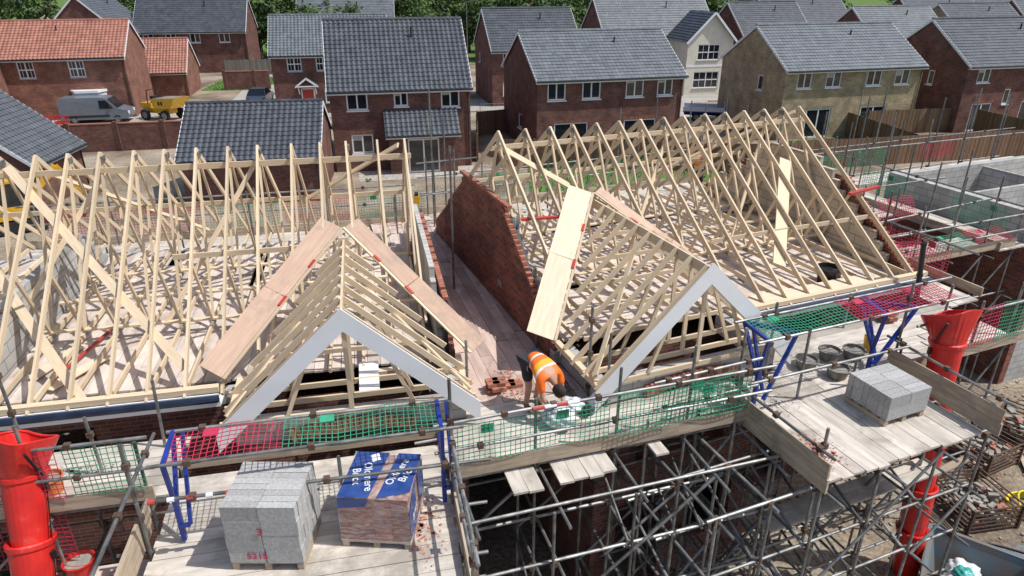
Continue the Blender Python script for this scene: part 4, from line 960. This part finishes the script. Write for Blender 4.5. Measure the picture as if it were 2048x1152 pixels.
# ------------------------------------------------------------------ vehicles
def wheels(b,xs,wy,r=.33,mi=2):
    for x in xs:
        for s in(-1,1):
            b.tube((x,s*wy,r),(x,s*(wy-.2),r),r,18,mi,1.);b.tube((x,s*(wy+.01),r),(x,s*(wy-.1),r),r*.6,12,3,1.)
def body(b,prof,W,mi,inset=0,zi=0):
    n=len(prof);
    def y(z):return W/2-(inset*max(0,(z-zi)))
    vs=[V((x,-y(z),z)) for x,z in prof]+[V((x,y(z),z)) for x,z in prof]
    b.add(vs,[(i,(i+1)%n,(i+1)%n+n,i+n) for i in range(n)],mi,1.);b.add(vs,[tuple(reversed(range(n))),tuple(range(n,2*n))],mi,1.)
def van(loc,ang,paint):
    b=MB();P=[(-2.6,.35),(2.45,.35),(2.55,.6),(2.5,1.0),(1.75,1.2),(1.05,1.95),(.7,2.05),(-2.45,2.05),(-2.6,1.9)]
    body(b,P,1.95,0,.07,1.1);wheels(b,(-1.6,1.65),.97)
    y=lambda z:.975-.07*max(0,z-1.1)
    for s in(-1,1):
        b.add([(.45,s*(y(1.2)+.006),1.2),(1.5,s*(y(1.2)+.006),1.2),(1.0,s*(y(1.85)+.006),1.85),(.45,s*(y(1.85)+.006),1.85)],[(0,1,2,3)],1,1.)
        b.box((2.3,s*.75-.15,.75),(2.56,s*.75+.15,.95),4,1.);b.box((-2.62,s*.85-.08,.8),(-2.58,s*.85+.08,1.4),5,1.)
        b.box((1.2,s*1.05-.06,1.25),(1.32,s*1.05+.06,1.5),2,1.)
        b.box((-2.2,s*.985-.01,.55),(1.1,s*.985+.01,.7),2,1.)
    b.add([(1.76,-.85,1.24),(1.76,.85,1.24),(1.1,.8,1.92),(1.1,-.8,1.92)],[(0,1,2,3)],1,1.)
    b.v[-4:]=[p+V((.03,0,.03)) for p in b.v[-4:]]
    b.box((-2.5,-.8,2.052),(.6,.8,2.07),0,1.)
    b.obj('parked_van',[paint,GLASS,TYRE,TUBE,WHT,REDW],None,rot(ang,loc),uv=False)
def car(loc,ang,paint,name='parked_car'):
    b=MB();P=[(-2.1,.3),(2.05,.3),(2.12,.55),(2.0,.8),(1.1,.95),(-1.6,1.0),(-2.05,.92),(-2.15,.6)]
    body(b,P,1.78,0,.1,.7);wheels(b,(-1.3,1.3),.89,.31)
    C=[(1.05,.95),(.35,1.42),(-1.0,1.45),(-1.75,.98)];body(b,C,1.72,1,.35,.9)
    b.prism([(.4,-.66,1.43),(.4,.66,1.43),(-1.05,.66,1.46),(-1.05,-.66,1.46)],(0,0,.03),0,1.)
    for s in(-1,1):
        for (a,c) in((C[0],C[1]),((-.3,.97),(-.3,1.43)),(C[3],C[2])):
            yy=lambda z:.86-.35*max(0,z-.9)+.01
            b.beam((a[0],s*yy(a[1]),a[1]),(c[0],s*yy(c[1]),c[1]),.05,.05,0)
        b.box((2.0,s*.65-.16,.6),(2.13,s*.65+.16,.74),4,1.);b.box((-2.14,s*.68-.14,.65),(-2.08,s*.68+.14,.8),5,1.)
    b.obj(name,[paint,GLASS,TYRE,TUBE,WHT,REDW],None,rot(ang,loc),uv=False)
van((-34.3,57.6,0),12,GVAN);car((-24.0,66.8,0),98,SILV);car((-34.5,92.5,0),20,WPAINT)
b=MB();P=[(.6,.45),(2.6,.45),(2.65,.95),(2.3,1.15),(1.7,1.95),(.75,2.0),(.6,1.9)];body(b,P,1.85,0,.06,1.1);wheels(b,(-1.7,1.75),.95,.36)
b.add([(2.33,-.8,1.18),(2.33,.8,1.18),(1.76,.75,1.9),(1.76,-.75,1.9)],[(0,1,2,3)],1,1.)
for s in(-1,1): b.add([(.9,s*.925,1.2),(2.1,s*.925,1.2),(1.65,s*.89,1.8),(.9,s*.89,1.8)],[(0,1,2,3)],1,1.)
b.box((-2.8,-1.0,.75),(.5,1.0,.85),4,1.)
for s in(-1,1): b.box((-2.8,s*1.0-.02,.852),(.5,s*1.0+.02,1.2),0,1.)
b.box((-2.82,-.98,.852),(-2.78,.98,1.2),0,1.);b.box((.48,-.98,.852),(.52,.98,1.7),0,1.);b.beam((-2.7,0,.55),(.6,0,.55),.8,.2,2);b.box((1.0,-.5,2.01),(1.15,.5,2.1),5,1.)
b.obj('flatbed_truck',[WPAINT,GLASS,TYRE,TUBE,BLUE,YEL],None,rot(-12,(17.2,58.2,0)),uv=False)
b=MB();wheels(b,(-1.0,1.1),.95,.45);b.beam((-1.6,0,.75),(1.2,0,.75),.9,.4,0)
b.prism([(.1,-.9,1.0),(1.9,-.9,1.1),(2.3,-.9,1.9),(-.1,-.9,1.75)],(0,1.8,0),0,1.);b.quad((-.02,-.82,1.79),(2.2,-.82,1.92),(2.2,.82,1.92),(-.02,.82,1.79),1)
b.box((-1.7,-.5,.95),(-.6,.5,1.35),0,1.);b.box((-.75,-.3,1.36),(-.4,.3,1.9),2,1.)
for s in(-1,1): b.beam((-.9,s*.5,1.3),(-.8,s*.5,2.4),.06,.06,2,up=(1,0,0))
b.beam((-.8,-.5,2.4),(-.8,.5,2.4),.06,.06,2);b.box((.6,-.91,1.3),(.8,-.902,1.6),2,1.);b.box((.9,-.91,1.3),(1.1,-.902,1.6),2,1.)
b.obj('site_dumper',[YEL,SOIL,TYRE,TUBE],None,rot(-20,(-29.6,58.8,0)),uv=False)
b=MB()
for s in(-1,1):
    b.prism([(-1.0,s*.75-.18,.1),(1.0,s*.75-.18,.1),(1.2,s*.75-.18,.35),(1.0,s*.75-.18,.6),(-1.0,s*.75-.18,.6),(-1.2,s*.75-.18,.35)],(0,.36,0),2,1.)
b.box((-1.3,-.85,.7),(.5,.85,1.3),0,1.);b.box((-.6,-.8,1.3),(.5,.05,2.4),1,1.);b.box((-.65,-.85,2.4),(.55,.1,2.5),0,1.);b.box((-1.3,-.8,1.3),(-.65,.8,1.6),0,1.)
for x in(-.6,.5):
    for y_ in(-.8,.05): b.beam((x,y_,1.3),(x,y_,2.4),.07,.07,2,up=(1,0,0))
b.beam((.4,.4,1.1),(2.0,.4,2.7),.22,.3,0);b.beam((2.0,.4,2.7),(2.9,.4,1.2),.18,.24,0);b.prism([(2.6,.1,1.2),(3.1,.1,1.2),(3.0,.1,.6),(2.6,.1,.5)],(0,.6,0),2,1.)
b.obj('site_excavator',[YEL,GLASS,TYRE],None,rot(35,(-23.5,31.0,0)),uv=False)
b=MB()
for i_ in range(3):
    x=i_*2.1
    for z in(.15,.5,1.0): b.box((x,-.03,z),(x+2,.03,z+.1),0,1.)
    for k2 in range(9): b.box((x+k2*.24,-.02,.15),(x+k2*.24+.05,.02,1.05),0,1.)
    for q in(.2,1.75): b.box((x+q,-.3,0),(x+q+.08,.3,.08),1,1.)
b.obj('red_pedestrian_barrier',[REDP,BLKP],None,rot(12,(-41,53.2,0)),uv=False)
b=MB()
for i_ in range(3):
    x=i_*3.5
    for q in(0,3.4): b.tube((x+q,0,0),(x+q,0,2),.02,6)
    for z in(.15,1.95): b.tube((x,0,z),(x+3.4,0,z),.02,6)
    for k2 in range(17): b.beam((x+k2*.2,0,.15),(x+k2*.2,0,1.95),.008,.008,0)
    for q in(0,3.4):b.box((x+q-.3,-.1,0),(x+q+.3,.1,.12),1,1.)
b.obj('mesh_site_fence',[TUBE,BLKP],None,rot(8,(-2.5,54.5,0)))
for (x,y) in((-42,96),(-6,97)):
    b=MB();b.tube((x,y,0),(x,y,8),.07,8,0,1.,.05);b.tube((x,y,8),(x+.9,y,8.2),.04,6);b.box((x+.7,y-.1,8.12),(x+1.3,y+.1,8.24),0);b.obj('street_lamp',[TUBE])
for (x,y,s) in ((22,44.5,.13),(24,46,.15),(21.3,47,.12),(29,47,.12),(-31,78,.14),(6,42.4,.14),(3.4,42.0,.12),(-8.5,39.4,.06)):
    src=protos[1];o=bpy.data.objects.new('shrub',src.data);bpy.context.collection.objects.link(o);o.location=(x,y,-.35);o.scale=(s*1.2,s*1.2,s)

# ------------------------------------------------------------------ people
SKIN=pm('skin',(.48,.27,.18),(.42,.23,.15),tint=False,rough=.55);DARKC=pm('dark_shorts',(.03,.03,.04),tint=False,rough=.9);HAIR=pm('dark_hair',(.03,.02,.015),tint=False,rough=.8,scale=40);BOOT=pm('tan_boot',(.2,.12,.06),tint=False);LIP=pm('lip',(.35,.12,.1),tint=False);HAT=pm('hard_hat_shell',(.8,.3,.02),tint=False,rough=.3)
def hivis(name,axis,off):
    m=bpy.data.materials.new(name);m.use_nodes=True;N=m.node_tree.nodes;L=m.node_tree.links;b=N['Principled BSDF'];b.inputs['Roughness'].default_value=.6
    tc=N.new('ShaderNodeTexCoord');d=N.new('ShaderNodeVectorMath');d.operation='DOT_PRODUCT';d.inputs[1].default_value=axis;L.new(tc.outputs['Object'],d.inputs[0])
    a=N.new('ShaderNodeMath');a.operation='ADD';a.inputs[1].default_value=off;L.new(d.outputs['Value'],a.inputs[0])
    r=N.new('ShaderNodeValToRGB');r.color_ramp.interpolation='CONSTANT';e=r.color_ramp.elements;O=(.95,.16,.01,1);Yc=(.9,.36,.02,1);S=(.65,.65,.62,1)
    e[0].position=0;e[0].color=O;e[1].position=.2;e[1].color=S
    for p,c in((.24,O),(.34,Yc),(.44,S),(.475,O)): x=e.new(p);x.color=c
    L.new(a.outputs[0],r.inputs[0]);L.new(r.outputs[0],b.inputs['Base Color']);return m
def skin(name,pts,edges,mat,parent,root=0,sub=2):
    me=bpy.data.meshes.new(name);c=V(parent.location);me.from_pydata([tuple(V(p[:3])-c) for p in pts],edges,[])
    me.materials.append(mat);o=bpy.data.objects.new(name,me);bpy.context.collection.objects.link(o);o.parent=parent
    sk=o.modifiers.new('Skin','SKIN')
    for i,p in enumerate(pts):
        sv=me.skin_vertices[0].data[i];r=p[3];sv.radius=(r,p[4] if len(p)>4 else r);sv.use_root=(i==root)
    sk.use_smooth_shade=True;s=o.modifiers.new('Sub','SUBSURF');s.levels=sub;s.render_levels=sub
    return o
def person(loc,J,vestm,hd,name='construction_worker',helmet=False):
    E=empty(name,loc)
    P=J
    keys=['pel','spi','che','nec','hbase','hl','kl','al','tl','hr','kr','ar','tr','sl','el','wl','sr','er','wr']
    rad=dict(pel=.12,spi=.12,che=.14,nec=.055,hbase=.05,hl=.09,kl=.058,al=.042,tl=.04,hr=.09,kr=.058,ar=.042,tr=.04,sl=.062,el=.043,wl=.03,sr=.062,er=.043,wr=.03)
    ed=[('pel','spi'),('spi','che'),('che','nec'),('nec','hbase'),('pel','hl'),('hl','kl'),('kl','al'),('al','tl'),('pel','hr'),('hr','kr'),('kr','ar'),('ar','tr'),('che','sl'),('sl','el'),('el','wl'),('che','sr'),('sr','er'),('er','wr')]
    ix={k:i for i,k in enumerate(keys)}
    skin('body',[(*P[k],rad[k]) for k in keys],[(ix[a],ix[b]) for a,b in ed],SKIN,E)
    L_=lambda a,b,t:tuple(V(P[a])*(1-t)+V(P[b])*t)
    vp=[(*L_('pel','spi',-.15),.165),(*P['spi'],.16),(*P['che'],.18),(*L_('che','nec',.6),.09),(*P['sl'],.085),(*L_('sl','el',.75),.065),(*P['sr'],.085),(*L_('sr','er',.75),.065)]
    skin('hi_vis_vest',vp,[(0,1),(1,2),(2,3),(2,4),(4,5),(2,6),(6,7)],vestm,E)
    sp=[(*P['pel'],.15),(*P['hl'],.112),(*L_('hl','kl',.85),.085),(*P['hr'],.112),(*L_('hr','kr',.85),.085)]
    skin('shorts',sp,[(0,1),(1,2),(0,3),(3,4)],DARKC,E)
    for s in('l','r'):
        a=V(P['a'+s]);t=V(P['t'+s]);skin('boot',[(*(a+UP*.08),.05),(*a,.052),(*(a*.4+t*.6),.05),(*t,.042)],[(0,1),(1,2),(2,3)],BOOT,E)
        w=V(P['w'+s]);f=(w-V(P['e'+s])).normalized();side=f.cross(UP) if abs(f.z)<.9 else f.cross(V(hd));side.normalize()
        pp=[(*w,.026),(*(w+f*.05),.034,.018),(*(w+f*.085),.034,.018)];eg=[(0,1),(1,2)]
        skin('palm',pp,eg,SKIN,E,sub=1)
        fw=V(hd)*.25
        for k in range(4):
            b0=w+f*.075+side*(.024-.016*k);l=[.07,.08,.074,.058][k];q1=b0+f*l*.5;q2=q1+(f+fw*1.2).normalized()*l*.3;q3=q2+(f*.6+fw*2.5).normalized()*l*.25
            skin('finger',[(*b0,.009),(*q1,.0085),(*q2,.008),(*q3,.007)],[(0,1),(1,2),(2,3)],SKIN,E,sub=1)
        b0=w+f*.035+side*.024;skin('thumb',[(*b0,.011),(*(b0+(f+side).normalized()*.035),.01),(*(b0+(f*1.3+side*.6+fw).normalized()*.06),.008)],[(0,1),(1,2)],SKIN,E,sub=1)
    hc=V(P['head']);fd=V(P['face']).normalized();uh=V(P['hup']);uh=(uh-fd*uh.dot(fd)).normalized();sd=fd.cross(uh)
    M=Matrix((( sd.x,fd.x,uh.x,0),(sd.y,fd.y,uh.y,0),(sd.z,fd.z,uh.z,0),(0,0,0,1)))
    def part(nm,r,off,sc,m,cutf=None,sub=3):
        bm=bmesh.new();bmesh.ops.create_icosphere(bm,subdivisions=sub,radius=r)
        for v in bm.verts:
            if nm=='head_mesh' and v.co.z<0: k=1+v.co.z/r*.28;v.co.x*=k;v.co.y*=(1+v.co.z/r*.12)
            if cutf: cutf(v)
            v.co=V((v.co.x*sc[0]+off[0],v.co.y*sc[1]+off[1],v.co.z*sc[2]+off[2]))
        me=bpy.data.meshes.new(nm);bm.to_mesh(me);bm.free();me.materials.append(m)
        for q in me.polygons:q.use_smooth=True
        o=bpy.data.objects.new(nm,me);bpy.context.collection.objects.link(o);o.parent=E;o.matrix_local=Matrix.Translation(hc-V(loc))@M;return o
    part('head_mesh',.1,(0,0,0),(.78,.98,1.18),SKIN);part('nose',.016,(0,.1,-.012),(.8,1,1.5),SKIN,sub=2)
    for s in(-1,1):
        part('ear',.022,(s*.08,-.005,-.01),(.4,.8,1.2),SKIN,sub=2);part('eye',.012,(s*.03,.086,.012),(1,.6,.7),HAIR,sub=2)
    part('mouth',.02,(0,.088,-.055),(1,.35,.25),LIP,sub=2)
    if helmet: part('hard_hat',.125,(0,-.005,.04),(.9,1.1,.85),HAT,lambda v:setattr(v.co,'z',max(v.co.z,-.0)))
    else: part('hair',.112,(0,-.018,.026),(.86,1.0,1.12),HAIR,lambda v:setattr(v.co,'z',max(v.co.z,-.02)) if v.co.y>.0 else None)
    return E
z=zm;t=V((.62,-.78,0));sdv=V((.78,.62,0));h0=V((.30,9.52,0))
def J1():
    A=lambda f,s,zz:tuple(h0+t*f+sdv*s+UP*(z+zz))
    return dict(pel=A(0,0,.88),spi=A(.2,0,.93),che=A(.42,0,.85),nec=A(.57,0,.73),hbase=A(.61,0,.67),head=A(.68,0,.60),hl=A(.0,.10,.84),kl=A(.08,.13,.47),al=A(-.02,.14,.08),tl=A(.16,.15,.045),hr=A(.0,-.10,.84),kr=A(.12,-.13,.47),ar=A(.06,-.14,.08),tr=A(.24,-.15,.045),
      sl=A(.47,.19,.78),el=A(.54,.21,.5),wl=A(.66,.12,.33),sr=A(.47,-.19,.78),er=A(.54,-.21,.5),wr=A(.66,-.12,.33),face=tuple(t*.35-UP*.9),hup=tuple(t*.9+UP*.3))
person(tuple(h0+UP*z),J1(),hivis('hi_vis_fabric',(t.x,t.y,0),.05),(t.x,t.y,0))
lump('rubble_sack',tuple(h0+t*.72+UP*(z+.15)),.24,PW,(1.1,.9,.75),seed=9,amp=.35)
lump('rubble_sack',tuple(h0+t*.55+sdv*.42+UP*(z+.1)),.18,PW,(1.2,.9,.7),seed=10,amp=.35)
h1=V((5.95,21.35,0));zz0=4.45
def J2():
    t2=V((-.8,-.6,0));s2=V((-.6,.8,0));A=lambda f,s,q:tuple(h1+t2*f+s2*s+UP*(zz0+q))
    return dict(pel=A(0,0,.95),spi=A(.02,0,1.12),che=A(.05,0,1.33),nec=A(.06,0,1.5),hbase=A(.07,0,1.55),head=A(.09,0,1.65),hl=A(0,.1,.9),kl=A(.05,.12,.5),al=A(0,.12,.08),tl=A(.18,.13,.045),hr=A(0,-.1,.9),kr=A(.0,-.12,.5),ar=A(-.05,-.13,.08),tr=A(.13,-.14,.045),
      sl=A(.04,.19,1.4),el=A(.12,.25,1.14),wl=A(.34,.2,1.08),sr=A(.04,-.19,1.4),er=A(.12,-.25,1.14),wr=A(.34,-.18,1.05),face=tuple(t2),hup=(0,0,1))
person(tuple(h1+UP*zz0),J2(),hivis('hi_vis_fabric',(0,0,1),-.85),(-.8,-.6,0),helmet=True)

# ------------------------------------------------------------------ light, world, camera
w=bpy.data.worlds.new("World");bpy.context.scene.world=w;w.use_nodes=True;N=w.node_tree.nodes;L=w.node_tree.links
sky=N.new('ShaderNodeTexSky');sky.sky_type='NISHITA';sky.sun_disc=False;elev=58;az=97
sky.sun_elevation=math.radians(elev);sky.sun_rotation=math.radians(az);sky.altitude=50;sky.air_density=1.0;sky.dust_density=2.0
L.new(sky.outputs[0],N['Background'].inputs[0]);N['Background'].inputs[1].default_value=.135
sl=bpy.data.lights.new('sun','SUN');sl.energy=4.3;sl.angle=math.radians(.53);sl.color=(1,.985,.955);so=bpy.data.objects.new('sun',sl);bpy.context.collection.objects.link(so)
dv=V((math.sin(math.radians(az))*math.cos(math.radians(elev)),math.cos(math.radians(az))*math.cos(math.radians(elev)),math.sin(math.radians(elev))))
so.rotation_euler=dv.to_track_quat('Z','Y').to_euler();so.location=(20,10,40)
cd=bpy.data.cameras.new('camera');cd.lens=24;cd.sensor_width=36;cd.clip_end=2000;co=bpy.data.objects.new('camera',cd);bpy.context.collection.objects.link(co)
co.location=(0,0,11);co.rotation_euler=(math.radians(65.5),0,0);bpy.context.scene.camera=co
vs=bpy.context.scene.view_settings;vs.view_transform='Standard';vs.look='None';vs.exposure=0
